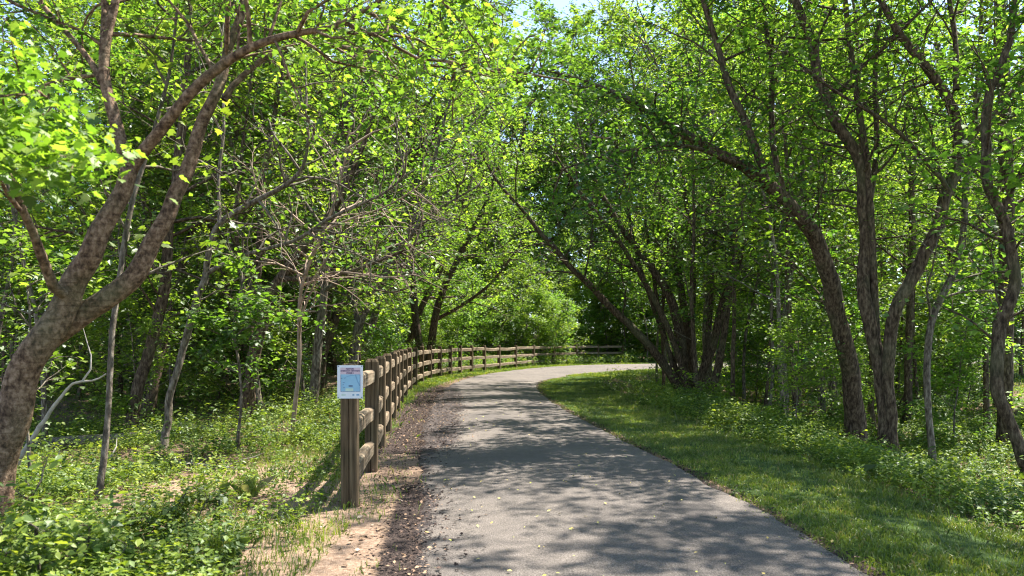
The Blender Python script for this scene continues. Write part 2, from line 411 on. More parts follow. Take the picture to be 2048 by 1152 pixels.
ca.data.foreach_set('color', np.stack([g, d, k, np.ones_like(g)], 1).astype(np.float32).ravel())

# the asphalt path
m, t, out = newmat('asphalt')
tc = N(t, 'ShaderNodeTexCoord')
nS = noi(95, 3, .8); nL = noi(.55, 5); nM = noi(7, 5)
vo = N(t, 'ShaderNodeTexVoronoi'); vo.inputs['Scale'].default_value = 120; t.links.new(tc.outputs['Object'], vo.inputs['Vector'])
base = ramp(t, [(.34, (.042, .035, .028)), (.5, (.115, .097, .080)), (.66, (.23, .20, .17))], nS.outputs[0])
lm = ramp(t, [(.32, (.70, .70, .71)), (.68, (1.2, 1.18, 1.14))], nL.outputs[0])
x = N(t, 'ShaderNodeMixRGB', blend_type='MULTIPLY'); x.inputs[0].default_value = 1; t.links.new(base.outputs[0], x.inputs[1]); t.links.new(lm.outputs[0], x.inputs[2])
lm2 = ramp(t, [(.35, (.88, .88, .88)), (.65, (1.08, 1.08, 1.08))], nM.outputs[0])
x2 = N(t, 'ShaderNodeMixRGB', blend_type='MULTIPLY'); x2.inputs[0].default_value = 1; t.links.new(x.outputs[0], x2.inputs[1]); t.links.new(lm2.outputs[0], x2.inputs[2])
b = N(t, 'ShaderNodeBsdfPrincipled'); b.inputs['Roughness'].default_value = .8; b.inputs['Specular IOR Level'].default_value = .35
t.links.new(x2.outputs[0], b.inputs['Base Color'])
bp = N(t, 'ShaderNodeBump'); wv = N(t, 'ShaderNodeTexVoronoi', feature='DISTANCE_TO_EDGE'); wv.inputs['Scale'].default_value = .42
wn = N(t, 'ShaderNodeVectorMath', operation='MULTIPLY_ADD'); wn.inputs[1].default_value = (.5, .5, 0); t.links.new(nM.outputs['Color'], wn.inputs[0]); t.links.new(tc.outputs['Object'], wn.inputs[2]); t.links.new(wn.outputs[0], wv.inputs['Vector'])
cr = ramp(t, [(.0, (.35, .35, .35)), (.006, (1, 1, 1))], wv.outputs['Distance']); crm = ramp(t, [(.46, (0, 0, 0)), (.6, (.8, .8, .8))], nL.outputs[0])
x0 = N(t, 'ShaderNodeMixRGB', blend_type='MULTIPLY'); t.links.new(crm.outputs[0], x0.inputs[0]); t.links.new(x2.outputs[0], x0.inputs[1]); t.links.new(cr.outputs[0], x0.inputs[2]); x2 = x0
bp.inputs['Strength'].default_value = .6; bp.inputs['Distance'].default_value = .012
t.links.new(vo.outputs['Distance'], bp.inputs['Height']); t.links.new(bp.outputs[0], b.inputs['Normal']); t.links.new(b.outputs[0], out.inputs[0])
atm = N(t, 'ShaderNodeVertexColor', layer_name='mulch'); n4 = noi(11, 6, .72)
ad = N(t, 'ShaderNodeMath', operation='ADD'); mr = N(t, 'ShaderNodeMapRange'); mr.inputs[1].default_value = .95; mr.inputs[2].default_value = 1.06
t.links.new(atm.outputs[0], ad.inputs[0]); t.links.new(n4.outputs[0], ad.inputs[1]); t.links.new(ad.outputs[0], mr.inputs[0])
mu2 = ramp(t, [(.34, (.010, .008, .008)), (.52, (.042, .032, .028)), (.64, (.15, .11, .09)), (.7, (.30, .21, .15))], nS.outputs[0])
x3 = N(t, 'ShaderNodeMixRGB'); t.links.new(mr.outputs[0], x3.inputs[0]); t.links.new(x2.outputs[0], x3.inputs[1]); t.links.new(mu2.outputs[0], x3.inputs[2]); t.links.new(x3.outputs[0], b.inputs['Base Color'])
M_asph = m
def mulch_w(y): return np.interp(y, [4, 6, 7.5, 8.6, 10, 11.5, 13, 17, 21, 25, 29], [.10, .14, .18, .08, .16, .45, .68, .80, .80, .45, 0])
n = 900
A = resamp(np.vstack([[(-.4, -6)], PL]), n); B = resamp(np.vstack([[(2.3, -6)], PR]), n)
arc = np.arange(n)
nz = lambda s, sc_: (fbm(A[:, 1]*1.0+A[:, 0], arc*0+s, sc_, s, 4)-.5)
A[:, 0] += nz(31, 1.6)*.35+nz(37, .35)*.16; B[:, 0] += nz(41, 1.2)*.2+nz(47, .3)*.08
A2, B2 = A, B
cross = [(-.03, -.05)]+[(u_, .018+.088*u_*(1-u_)) for u_ in np.linspace(0, 1, 34)]+[(1.03, -.05)]
V = []
for (u, z) in cross:
    p = A2*(1-u)+B2*u; V.append(np.stack([p[:, 0], p[:, 1], zf(p[:, 0], p[:, 1])+z], 1))
V = np.stack(V, 1).reshape(-1, 3); kx = len(cross)
i, j = np.meshgrid(np.arange(n-1), np.arange(kx-1), indexing='ij'); b0 = (i*kx+j).ravel()
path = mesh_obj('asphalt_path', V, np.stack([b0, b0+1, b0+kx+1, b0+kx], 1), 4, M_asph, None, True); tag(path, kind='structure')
V = np.array(V); _l = dist_poly(V[:, 0], V[:, 1], A2); _r = dist_poly(V[:, 0], V[:, 1], B2)
mk = 1-sstep(0, 1, (_l-mulch_w(V[:, 1])*(.55+.9*fbm(V[:, 0]*.6, V[:, 1], .8, 501)))/.35+.5)
mk = np.where(V[:, 1] > 29, 0, mk)*(.75+.25*1)
mk = np.maximum(mk, (1-sstep(.02, .16, _r))*.62*(V[:, 1] < 38)); mk = np.maximum(mk, (1-sstep(.0, .12, _l))*.55)
ca = path.data.color_attributes.new('mulch', 'FLOAT_COLOR', 'POINT')
ca.data.foreach_set('color', np.stack([mk*.62]*3+[np.ones_like(mk)], 1).astype(np.float32).ravel())

# loose crumbs, dry leaves
def flakes(name, P, S, mat, flat=.25, shape=KITE, label=None, cat=None):
    o = leaves(name, P, S, mat, None, shape, up=2.5, droop=0); tag(o, label, cat, kind='stuff'); return o
def scatter(n, x0, x1, y0, y1, fn=None):
    x = rng.uniform(x0, x1, n); y = y0+(y1-y0)*rng.random(n)**1.35
    if fn is not None:
        kk = rng.random(n) < fn(x, y); x = x[kk]; y = y[kk]
    return x, y
M_lit = island_mat('dry_leaf', [(0, (.05, .032, .02)), (.4, (.17, .11, .065)), (.75, (.36, .26, .17)), (1, (.55, .44, .33))], trans=.2)
M_mul = island_mat('dark_crumb', [(0, (.012, .01, .01)), (.6, (.045, .035, .03)), (.85, (.13, .09, .07)), (1, (.42, .28, .17))])
M_yel = island_mat('yellow_leaf', [(0, (.45, .33, .10)), (.5, (.60, .50, .18)), (.8, (.40, .45, .08)), (1, (.55, .42, .25))])
x, y = scatter(42000, -9, 12, 4, 22, lambda x, y: np.where(road_dist(x, y) > .05, .75*((x < -1)|(x > 4))*(.25+sstep(.4, .6, fbm(x, y, 1.4, 60))), .0))
flakes('leaf_litter', np.stack([x, y, zf(x, y)+.012], 1), .02+.045*rng.random(len(x)), M_lit, label='dry brown leaf litter lying between the weeds and trees', cat='leaf litter')
def fmul(x, y):
    g, d, k = gmask(x, y); rd = road_dist(x, y)
    inn = np.where(rd < 0, np.minimum(1, np.exp((rd+mulch_w(y)*.8)/.10))*.8*(x < (lx(y)+rx(y))/2)*(.3+1.4*fbm(x, y, .6, 71)), 0)*(1-sstep(20, 26, y))+np.where((rd < 0)&(x > 1), np.exp(rd/.05)*.25, 0)
    inn = np.where((y > 8.2)&(y < 10.6), inn*.3, inn)
    return np.where(rd > 0, k, inn)
x, y = scatter(150000, -3.6, 3.4, 4, 30, fmul)
flakes('mulch_crumbs', np.stack([x, y, zf(x, y)+.03+.012*rng.random(len(x))], 1), .012+.035*rng.random(len(x))**2, M_mul, label='dark crumbled mulch spilling over the path edge', cat='mulch')
x, y = scatter(700, -.9, 2.4, 4.2, 26, lambda x, y: .25+.6*fbm(x, y, 1, 80)*(road_dist(x, y) < -.1))
flakes('fallen_leaves', np.stack([x, y, zf(x, y)+.05], 1), .012+.028*rng.random(len(x)), M_yel, label='tiny yellow fallen leaves dotted over the asphalt', cat='fallen leaves')

# grass blades
def blades(name, x, y, h, wd, mat, lean=.35, label=None, cat=None, stuff=True, parent=None, origin=(0, 0, 0), z=None):
    n = len(x); z = zf(x, y)-.01 if z is None else z
    a = rng.random(n)*2*math.pi; c, s = np.cos(a), np.sin(a)
    b = rng.random(n)*2*math.pi; l = lean*rng.random(n)*h
    B0 = np.stack([x-c*wd/2, y-s*wd/2, z], 1); B1 = np.stack([x+c*wd/2, y+s*wd/2, z], 1)
    M0 = np.stack([x+c*wd*.4+np.cos(b)*l*.35, y+s*wd*.4+np.sin(b)*l*.35, z+h*.6], 1); M1 = M0-np.stack([c*wd*.8, s*wd*.8, 0*c], 1)
    T0 = np.stack([x+np.cos(b)*l*1.1, y+np.sin(b)*l*1.1, z+h*(1-.25*lean)], 1)
    V = np.stack([B0, B1, M0, T0, M1], 1).reshape(-1, 3)-np.array(origin)
    o = mesh_obj(name, V, np.arange(n*5), 5, mat, parent)
    if stuff: tag(o, label, cat, kind='stuff')
    return o
def fgr(x, y):
    g, d, k = gmask(x, y); rd = road_dist(x, y)
    r = g*(x > 0)*(1-sstep(2.2, 3.0, rd))+(rd > -.06)*.12*(x > 0)*(x < 4)
    return np.clip(r*(.15+1.5*sstep(.3, .6, fbm(x, y, .7, 90))), 0, 1)*(rd > -.07)
xs, ys = [], []
for (n_, y0, y1) in ((150000, 4, 12), (110000, 12, 26), (60000, 26, 52)):
    a, b_ = scatter(n_, 0, 7 if y0 > 20 else 5, y0, y1, fgr); xs.append(a); ys.append(b_)
x = np.concatenate(xs); y = np.concatenate(ys)
blades('mown_grass', x, y, (.025+.05*rng.random(len(x)))*(.6+.9*fbm(x, y, .45, 93))*(1+.5*sstep(1.0, 2.2, road_dist(x, y))), .004+.0006*y*.5, M_grass, .9, 'short mown grass on the strip right of the path', 'grass')
def fvg(x, y):
    rd = road_dist(x, y); f = fx_(y)
    r = (rd > .15)*(x < (lx(y)+rx(y))/2)*(x > f-1.2)*(.12+.88*sstep(9, 15, y)*sstep(.35, .8, rd))
    r = np.where(x < f-.2, .5, r)*(x > f-1.6)
    r = np.where((y < 8.5), .30*sstep(.45, .6, fbm(x, y, .8, 95))+.55*((x < -1.3)&(y < 6.6)), r)
    g_, d_, k_ = gmask(x, y)
    return np.clip(r, 0, 1)*(rd > .03)*(.3+fbm(x, y, .6, 97))*(1-.92*np.clip(k_*1.3, 0, 1))
xs, ys = [], []
for (n_, x0, y0, y1) in ((90000, -4.5, 4, 12), (120000, -5.5, 12, 34), (60000, -4, 34, 56)):
    a, b_ = scatter(n_, x0, 9 if y0 > 30 else 0, y0, y1, fvg if y0 < 30 else (lambda x, y: (road_dist(x, y) > .1)*(road_dist(x, y) < 2.5)*.9)); xs.append(a); ys.append(b_)
x = np.concatenate(xs); y = np.concatenate(ys)
blades('verge_grass', x, y, .04+.09*rng.random(len(x))**2+.02*sstep(10, 20, y), .004+.0004*y, M_grass, .9, 'thin patchy grass along the foot of the wooden fence', 'grass')

# low weeds: little leafy stems
def weeds(name, cx, cy, H, nl, size, mat, label, cat, rad=.35, shape=KITE):
    n = len(cx); idx = np.repeat(np.arange(n), nl); m_ = len(idx)
    hh = rng.random(m_)**.7; a = rng.random(m_)*2*math.pi
    rr = rad*H[idx]*(.25+.75*rng.random(m_))*(1.1-.55*hh)
    lean = rng.normal(0, .2, (n, 2))
    x = cx[idx]+np.cos(a)*rr+lean[idx, 0]*hh*H[idx]; y = cy[idx]+np.sin(a)*rr+lean[idx, 1]*hh*H[idx]
    z = zf(cx, cy)[idx]+.01+hh*H[idx]
    o = leaves(name, np.stack([x, y, z], 1), size*(.55+.9*rng.random(m_))*(.7+.5*np.sqrt(np.repeat(H, nl)/.3)), mat, None, shape, up=1.1, droop=.15)
    tag(o, label, cat, kind='stuff'); return o
def fwl(x, y):
    f = fx_(y); n1 = fbm(x, y, 1.5, 101); n2 = fbm(x, y, .5, 105)
    r = sstep(.36, .58, n1)*(.3+n2)
    g, d, k = gmask(x, y)
    r = np.maximum(r, .22)*(1-.8*np.clip(d*1.2, 0, 1))*(x < f-.25)
    r = np.where((y < 6.2)&(x < -1.9), np.maximum(r, .6*n2+.3), r)
    return r*(road_dist(x, y) > .3)
xs, ys = [], []
for (n_, x0, x1, y0, y1) in ((9500, -7, -1.2, 4, 9), (11000, -10, -1.5, 9, 16), (6500, -16, -2.2, 16, 30)):
    a, b_ = scatter(n_, x0, x1, y0, y1, fwl); xs.append(a); ys.append(b_)
x = np.concatenate(xs); y = np.concatenate(ys)
H = .04+.26*rng.random(len(x))**1.8*(1+.6*sstep(10, 20, y)); 
weeds('weeds', x, y, H, 22, .034, M_weed, 'low leafy weeds covering the bank left of the fence', 'weeds')
def fwr(x, y):
    rd = road_dist(x, y); n1 = fbm(x, y, 1.8, 111)
    e = 1.75+.5*fbm(x, y, 1.2, 115)-.25*sstep(4, 9, y)*0
    return sstep(e-.25, e+.25, rd)*(.35+.65*sstep(.3, .5, n1))*(x > 0)
xs, ys = [], []
for (n_, x0, x1, y0, y1) in ((3600, 3.2, 8, 4, 10), (9500, 2.5, 12, 10, 20), (9000, 2, 26, 18, 42)):
    a, b_ = scatter(n_, x0, x1, y0, y1, fwr); xs.append(a); ys.append(b_)
x = np.concatenate(xs); y = np.concatenate(ys); rd = road_dist(x, y)
H = (.07+.42*rng.random(len(x))**1.5)*(.35+.8*sstep(1.7, 2.9, rd))*(1-.6*sstep(4.2, 6.5, x)*(y < 30))
weeds('herb_layer', x, y, H, 26, .036, M_weed, 'knee high green herbs beyond the mown strip', 'weeds')
x, y = scatter(26000, 4.5, 30, 8, 46, lambda x, y: (road_dist(x, y) > 2.5)*.9*sstep(.35, .55, fbm(x, y, 2.5, 121)))
blades('woodland_grass', x, y, .10+.16*rng.random(len(x)), .012+.0007*y, M_grass, 1.0, 'sunny rough grass on the forest floor between the right trees', 'grass')
x, y = scatter(9000, -9, 9, 42, 66, lambda x, y: (road_dist(x, y) > 1.3)*.9)
weeds('far_herbs', x, y, .15+.5*rng.random(len(x)), 18, .07, M_weed, 'green herbs behind the far bend of the fence', 'weeds')

xs, ys = [], []
for (n_, x0, x1, y0, y1, f_) in ((900, -7, -1.6, 4.3, 11, fwl), (1200, -9, -2, 11, 20, fwl), (1100, 2.6, 9, 5, 16, fwr), (1300, 2.4, 16, 14, 34, fwr)):
    a, b_ = scatter(n_, x0, x1, y0, y1, lambda x, y: np.clip(f_(x, y)*1.3, 0, 1)*sstep(.45, .6, fbm(x, y, 1.0, 131))); xs.append(a); ys.append(b_)
x = np.concatenate(xs); y = np.concatenate(ys)
weeds('tall_weeds', x, y, .22+.42*rng.random(len(x))**1.4, 20, .045, M_weed, 'taller broad-leaved weeds standing out of the low plants', 'weeds', .30, OVAL)
a, b_ = scatter(5200, -8, -1.7, 4.2, 15, lambda x, y: (road_dist(x, y) > .8)*.5*(x < fx_(y)-.1)); c_, d_ = scatter(5200, 2.4, 8, 4.2, 22, lambda x, y: (road_dist(x, y) > 1.5)*.6)
x = np.r_[a, c_]; y = np.r_[b_, d_]
blades('tall_grass', x, y, .12+.28*rng.random(len(x))**2, .006, M_grass, 1.3, 'loose tall grass stalks among the weeds on both banks', 'grass')

# ------------------------------------------------------------------ fence
def wood_mat(name, a, b_, c_, rot=None):
    m, t, out = newmat(name); tc = N(t, 'ShaderNodeTexCoord'); mp = N(t, 'ShaderNodeMapping')
    mp.inputs['Scale'].default_value = (38, 38, 1.6) if rot is None else rot; t.links.new(tc.outputs['Object'], mp.inputs[0])
    n1 = N(t, 'ShaderNodeTexNoise'); n1.inputs['Scale'].default_value = 1; n1.inputs['Detail'].default_value = 7; n1.inputs['Roughness'].default_value = .6; t.links.new(mp.outputs[0], n1.inputs['Vector'])
    n2 = N(t, 'ShaderNodeTexNoise'); n2.inputs['Scale'].default_value = 3; n2.inputs['Detail'].default_value = 4; t.links.new(tc.outputs['Object'], n2.inputs['Vector'])
    r = ramp(t, [(.28, a), (.5, b_), (.7, c_)], n1.outputs[0])
    r2 = ramp(t, [(.3, (.65, .68, .6)), (.7, (1.15, 1.1, 1.05))], n2.outputs[0])
    x = N(t, 'ShaderNodeMixRGB', blend_type='MULTIPLY'); x.inputs[0].default_value = 1; t.links.new(r.outputs[0], x.inputs[1]); t.links.new(r2.outputs[0], x.inputs[2])
    b = N(t, 'ShaderNodeBsdfPrincipled'); b.inputs['Roughness'].default_value = .85; b.inputs['Specular IOR Level'].default_value = .2; t.links.new(x.outputs[0], b.inputs['Base Color'])
    bp = N(t, 'ShaderNodeBump'); bp.inputs['Strength'].default_value = .55; bp.inputs['Distance'].default_value = .01
    t.links.new(n1.outputs[0], bp.inputs['Height']); t.links.new(bp.outputs[0], b.inputs['Normal']); t.links.new(b.outputs[0], out.inputs[0]); return m
M_post = wood_mat('weathered_post', (.035, .024, .013), (.105, .074, .042), (.19, .14, .085))
M_rail = wood_mat('weathered_rail', (.075, .052, .032), (.19, .145, .098), (.36, .295, .215), (30, 1.6, 30))
fence = empty('wooden_fence', (FN[0, 0], FN[0, 1], 0), 'long brown timber fence with three rails curving along the path', 'fence')
FO = np.array([FN[0, 0], FN[0, 1], 0])
def post_mesh(h, w_, seed):
    r = np.random.default_rng(seed); hw = w_/2; ch = .012; V = []
    ring = [(-hw+ch, -hw), (0-.006, -hw), (0, -hw+.018), (.006, -hw), (hw-ch, -hw), (hw, -hw+ch), (hw, hw-ch), (hw-ch, hw), (-hw+ch, hw), (-hw, hw-ch), (-hw, -hw+ch)]
    lv = [(-.25, 1), (.1, 1), (h*.3, 1), (h*.6, 1), (h-.035, 1), (h, .72)]
    for (z, s_) in lv:
        for q, (a, b2) in enumerate(ring):
            jx = r.normal(0, .0012)
            dx = r.normal(0, .004) if q in (1, 2, 3) else 0
            V.append((a*s_+jx+(dx if q == 2 else 0), b2*s_+jx, z))
    k = len(ring); F_ = []; cnt = []
    for l in range(len(lv)-1):
        for q in range(k): F_ += [l*k+q, l*k+(q+1) % k, (l+1)*k+(q+1) % k, (l+1)*k+q]; cnt.append(4)
    F_ += list(range((len(lv)-1)*k, len(lv)*k)); cnt.append(k)
    return V, F_, cnt
PZ = []
for i in range(len(FN)):
    p = FN[i]; z = Z(p[0], p[1]); PZ.append(z)
    tdir = FN[min(i+1, len(FN)-1)]-FN[max(i-1, 0)]; a = math.atan2(tdir[1], tdir[0])-math.pi/2
    h = 1.30+rng.normal(0, .012)
    if i > 15: h -= .02
    V, F_, cnt = post_mesh(h, .15 if i == 0 else .145, 100+i)
    o = mesh_obj('post', V, F_, cnt, M_post, fence)
    o.location = (p[0]-FO[0], p[1]-FO[1], z); o.rotation_euler = (rng.normal(0, .008), rng.normal(0, .008), a*(.6 if i < 12 else 1))
for i in range(len(FN)-1):
    for hz in (.27, .68, 1.10):
        a = np.array([*FN[i], PZ[i]+hz+rng.normal(0, .012)]); b_ = np.array([*FN[i+1], PZ[i+1]+hz+rng.normal(0, .012)])
        L = np.linalg.norm(b_-a); d = (b_-a)/L; nseg = 7
        # hewn rail: uneven six-sided section with a flat weathered top
        sec = np.array([(-.044, -.070), (.043, -.072), (.045, .046), (.018, .070), (-.042, .068)])
        k = len(sec); V = []; sag = rng.normal(0, .008); ph = rng.random()*6
        if i in (16, 17): sag -= .035 if hz > 1 else .0
        for s_ in range(nseg+1):
            u = s_/nseg; y_ = u*(L-.0)
            tap = .96+.04*min(1, min(u, 1-u)*7)
            for q in range(k):
                jj = rng.normal(0, .0022, 2)
                V.append((sec[q, 0]*tap+jj[0]+.006*math.sin(u*5+ph), y_, sec[q, 1]*tap+jj[1]+sag*math.sin(math.pi*u)))
        F_ = []; cnt = []
        for l in range(nseg):
            for q in range(k): F_ += [l*k+q, l*k+(q+1) % k, (l+1)*k+(q+1) % k, (l+1)*k+q]; cnt.append(4)
        F_ += list(range(k))[::-1]; cnt.append(k); F_ += list(range(nseg*k, nseg*k+k)); cnt.append(k)
        o = mesh_obj('rail', V, F_, cnt, M_rail, fence)
        o.location = tuple(a-FO); o.rotation_euler = (math.asin(d[2]), 0, math.atan2(d[1], d[0])-math.pi/2)

# ------------------------------------------------------------------ sign on the end post
SW, SH = .228, .298
sx, sz = (699-HX)/F*7.16, EYE+(HY-764)/F*7.16
sign = empty('trail_sign', (sx, 7.27-.075-.012, sz), 'small white and blue trail map sign on the nearest fence post', 'sign', rz=math.radians(2))
def plate(name, x0, x1, z0, z1, yf, th, mat, parent):
    V = [(x, y_, z) for y_ in (yf, yf+th) for (x, z) in ((x0, z0), (x1, z0), (x1, z1), (x0, z1))]
    F_ = [0, 1, 2, 3, 7, 6, 5, 4, 0, 4, 5, 1, 1, 5, 6, 2, 2, 6, 7, 3, 3, 7, 4, 0]
    return mesh_obj(name, V, F_, 4, mat, parent)
S = lambda n_, c_: simple(n_, c_, .45, .06, 20, .5)
M_w = S('sign_white', (.60, .64, .66)); M_pk = S('sign_pink', (.52, .40, .44)); M_bl = S('sign_blue', (.22, .42, .55)); M_nv = S('sign_navy', (.03, .07, .16)); M_mb = S('sign_mid_blue', (.13, .28, .42)); M_gn = S('sign_pale_green', (.42, .55, .45)); M_tx = S('sign_text', (.06, .04, .12))
plate('board', -SW/2, SW/2, -SH/2, SH/2, 0, .006, M_w, sign)
mp_ = plate('map_panel', -.082, .090, -.087, .067, -.002, .0015, M_bl, sign)
hd = plate('header_panel', -.086, .092, .069, .128, -.002, .0015, M_pk, sign)
def strip(name, pts, wd, yf, mat, parent):
    pts = np.array(pts); V = []
    for i_ in range(len(pts)):
        tt = unit(np.r_[pts[min(i_+1, len(pts)-1)]-pts[max(i_-1, 0)], 0])[:2]; nn = np.array([-tt[1], tt[0]])
        V.append((pts[i_, 0]-nn[0]*wd/2, yf, pts[i_, 1]-nn[1]*wd/2)); V.append((pts[i_, 0]+nn[0]*wd/2, yf, pts[i_, 1]+nn[1]*wd/2))
    F_ = []
    for i_ in range(len(pts)-1): F_ += [2*i_, 2*i_+2, 2*i_+3, 2*i_+1]
    return mesh_obj(name, V, F_, 4, mat, parent)
strip('river_line', [(.048, .066), (.058, .035), (.066, .008), (.078, -.015), (.088, -.038)], .009, -.0035, M_mb, mp_)
strip('road_line', [(-.03, .048), (.02, .058), (.055, .063), (.085, .066)], .004, -.003, M_mb, mp_)
strip('border', [(-.082, .067), (-.082, -.087), (.090, -.087), (.090, .067)], .0035, -.0040, M_nv, mp_)
for (x_, z_, l_) in ((-.073, .03, .012), (-.045, .034, .016), (-.055, -.008, .016), (-.06, -.026, .012), (-.052, -.05, .014)):
    strip('map_mark', [(x_-l_/2, z_), (x_+l_/2, z_+.002)], .004, -.0045, M_nv, mp_)
plate('legend_block', -.012, .024, -.042, -.031, -.0048, .002, M_nv, mp_)
plate('pale_legend', -.04, .03, -.083, -.058, -.0030, .0009, M_gn, mp_)
for (x_, w2) in ((-.065, .022), (-.045, .012), (.03, .018), (.07, .026)):
    plate('emblem', x_-w2/2, x_+w2/2, -.124, -.110, -.0012, .001, M_gn if x_ < 0 else M_mb, sign)
def text(body, x_, z_, size, mat, parent):
    cu = bpy.data.curves.new('lettering', 'FONT'); cu.body = body; cu.size = size; cu.align_x = 'CENTER'; cu.align_y = 'CENTER'; cu.extrude = .0004; cu.offset = .0006
    tmp = bpy.data.objects.new('tmp', cu); me = bpy.data.meshes.new_from_object(tmp); bpy.data.objects.remove(tmp); me.name = 'lettering'; me.materials.clear(); me.materials.append(mat)
    o = bpy.data.objects.new('lettering', me); COL.objects.link(o); o.parent = parent; o.location = (x_, -.0034, z_); o.rotation_euler = (math.pi/2, 0, 0)
text('ALSTON', 0, .116, .019, M_tx, hd); text('GREENWAY NETWORK', .002, .098, .0165, M_tx, hd); text('PHASE I', 0, .079, .019, M_tx, hd)
for (x_, z_) in ((-.105, .14), (.105, .14), (-.105, -.14), (.105, -.14)): plate('screw', x_-.004, x_+.004, z_-.004, z_+.004, -.002, .003, M_nv, sign)

# ------------------------------------------------------------------ the trees one can tell apart
def hero(name, label, cat, limbs, mat, bark, leaf=.10, nleaf=14, shape=KITE, sides=14, jit=.13, seed=1, base=None, rough=.10, group=None, lf_up=1.0, gs=.8):
    """limbs: (points [(x, y, width)...], distance at its start, distance at its end, shoots, shoot length, t0, bare share)"""
    r = np.random.default_rng(seed); tb = Tubes(); LP = []
    first = limbs[0]; b0 = px(first[0][0][0], first[0][0][1], first[1]); zb = Z(b0[0], b0[1])
    org = np.array([b0[0], b0[1], zb]); root = empty(name, tuple(org), label, cat, group)
    for li, L in enumerate(limbs):
        pts, d0, d1, ns, sl, t0 = L[:6]; bare = L[6] if len(L) > 6 else 0; lnm = L[7] if len(L) > 7 else 1
        pts = np.array(pts, float); k = len(pts); seg = np.r_[0, np.cumsum(np.hypot(*np.diff(pts[:, :2], axis=0).T))]; seg /= seg[-1]
        dd = d0+(d1-d0)*seg
        P = np.array([px(pts[q, 0], pts[q, 1], dd[q]) for q in range(k)]); R = pts[:, 2]/2/F*dd*gs
        if li == 0:
            P = np.vstack([[P[0, 0]+(P[0, 0]-P[1, 0])*.1, P[0, 1], zb-.25], P]) if P[0, 2] > zb-.1 else P
            if len(P) > k: R = np.r_[R[0]*1.55, R]; 
        PR_ = resamp(np.column_stack([P, R]), max(8, int(len(P)*(7 if R[0] > .09 else 3.2))))
        m_ = len(PR_); wv_ = resamp(r.normal(0, .022, (max(4, m_//4), 3)), m_); PR_[1:-1, :3] += wv_[1:-1]
        tb.add(PR_[:, :3], np.maximum(PR_[:, 3], .004), sides if R[0] > .05 else 6, rough)
        if ns: foliate(tb, LP, PR_[:, :3], R[0], ns, sl, 5, nleaf, t0, jit, -.03, .15, 4, bare, .2, r, lnm)
    tb.build('trunk', bark, root, org)
    if LP:
        A_ = np.vstack(LP)
        # keep a clear space in front of the lens and above the path
        dcam = np.linalg.norm(A_-np.array([0, 0, EYE]), axis=1)
        onp = (A_[:, 2] < 2.6) & (road_dist(A_[:, 0], A_[:, 1]) < .3)
        A_ = A_[(dcam > 2.9) & ~onp]
        leaves('crown', A_, leaf*(.5+1.0*r.random(len(A_))**1.5), mat, root, shape, origin=org, up=lf_up, r=r)
    return root

T1 = hero('boxelder_tree', 'big leaning tree with twin brown trunks left of the fence, forking high above the bank', 'tree', [
    ([(-20, 1012, 112), (2, 900, 96), (24, 830, 92), (58, 740, 88), (98, 665, 84), (126, 610, 78), (152, 560, 72), (200, 480, 62), (238, 400, 50), (258, 335, 47)], 7.0, 7.2, 0, 0, 0),
    ([(258, 345, 40), (240, 275, 36), (221, 205, 34), (205, 150, 31), (214, 60, 27), (233, 0, 24), (240, -120, 20), (270, -320, 14)], 7.2, 7.6, 14, 1.6, .35),
    ([(205, 165, 26), (186, 128, 17), (140, 70, 16), (88, 12, 14), (40, -60, 12), (-20, -200, 8)], 7.3, 8.0, 9, 1.4, .3),
    ([(212, 170, 24), (203, 90, 20), (206, 0, 18), (180, -140, 12)], 7.4, 8.2, 6, 1.4, .5),
    ([(258, 345, 42), (282, 308, 36), (310, 268, 34), (352, 222, 32), (402, 172, 31), (452, 135, 29), (512, 92, 24), (590, 62, 20), (680, 42, 15), (780, -10, 10), (900, -80, 6)], 7.2, 6.4, 20, 1.3, .35),
    ([(80, 705, 64), (125, 662, 68), (165, 632, 66), (232, 590, 60), (290, 520, 56), (330, 450, 48), (354, 370, 42), (388, 290, 39), (424, 204, 35), (442, 130, 30), (466, 60, 27), (492, -10, 24), (520, -120, 18), (560, -300, 12)], 7.2, 8.0, 14, 1.7, .6),
    ([(448, 200, 22), (484, 160, 18), (540, 108, 17), (620, 84, 15), (700, 98, 13), (790, 116, 12), (900, 124, 10), (1040, 142, 8), (1130, 160, 5)], 7.8, 9.0, 20, .9, .15),
    ([(128, 590, 32), (96, 530, 29), (66, 470, 25), (46, 430, 23), (22, 366, 20), (-10, 310, 16), (-60, 240, 12)], 7.0, 5.6, 8, .8, .5),
    ([(40, 420, 16), (0, 350, 10), (-20, 250, 8), (30, 200, 5), (80, 190, 3)], 5.4, 3.9, 7, .45, .3),
    ([(-90, 310, 12), (-10, 315, 8), (50, 312, 6), (105, 325, 4), (140, 350, 3)], 4.6, 3.6, 9, .36, .15),
    ([(188, 150, 14), (120, 160, 11), (60, 180, 9), (-30, 210, 7)], 7.3, 7.0, 8, 1.0, .1),
], M_leaf, M_bark, .058, 22, LOBE, 24, .11, 11, gs=.67)

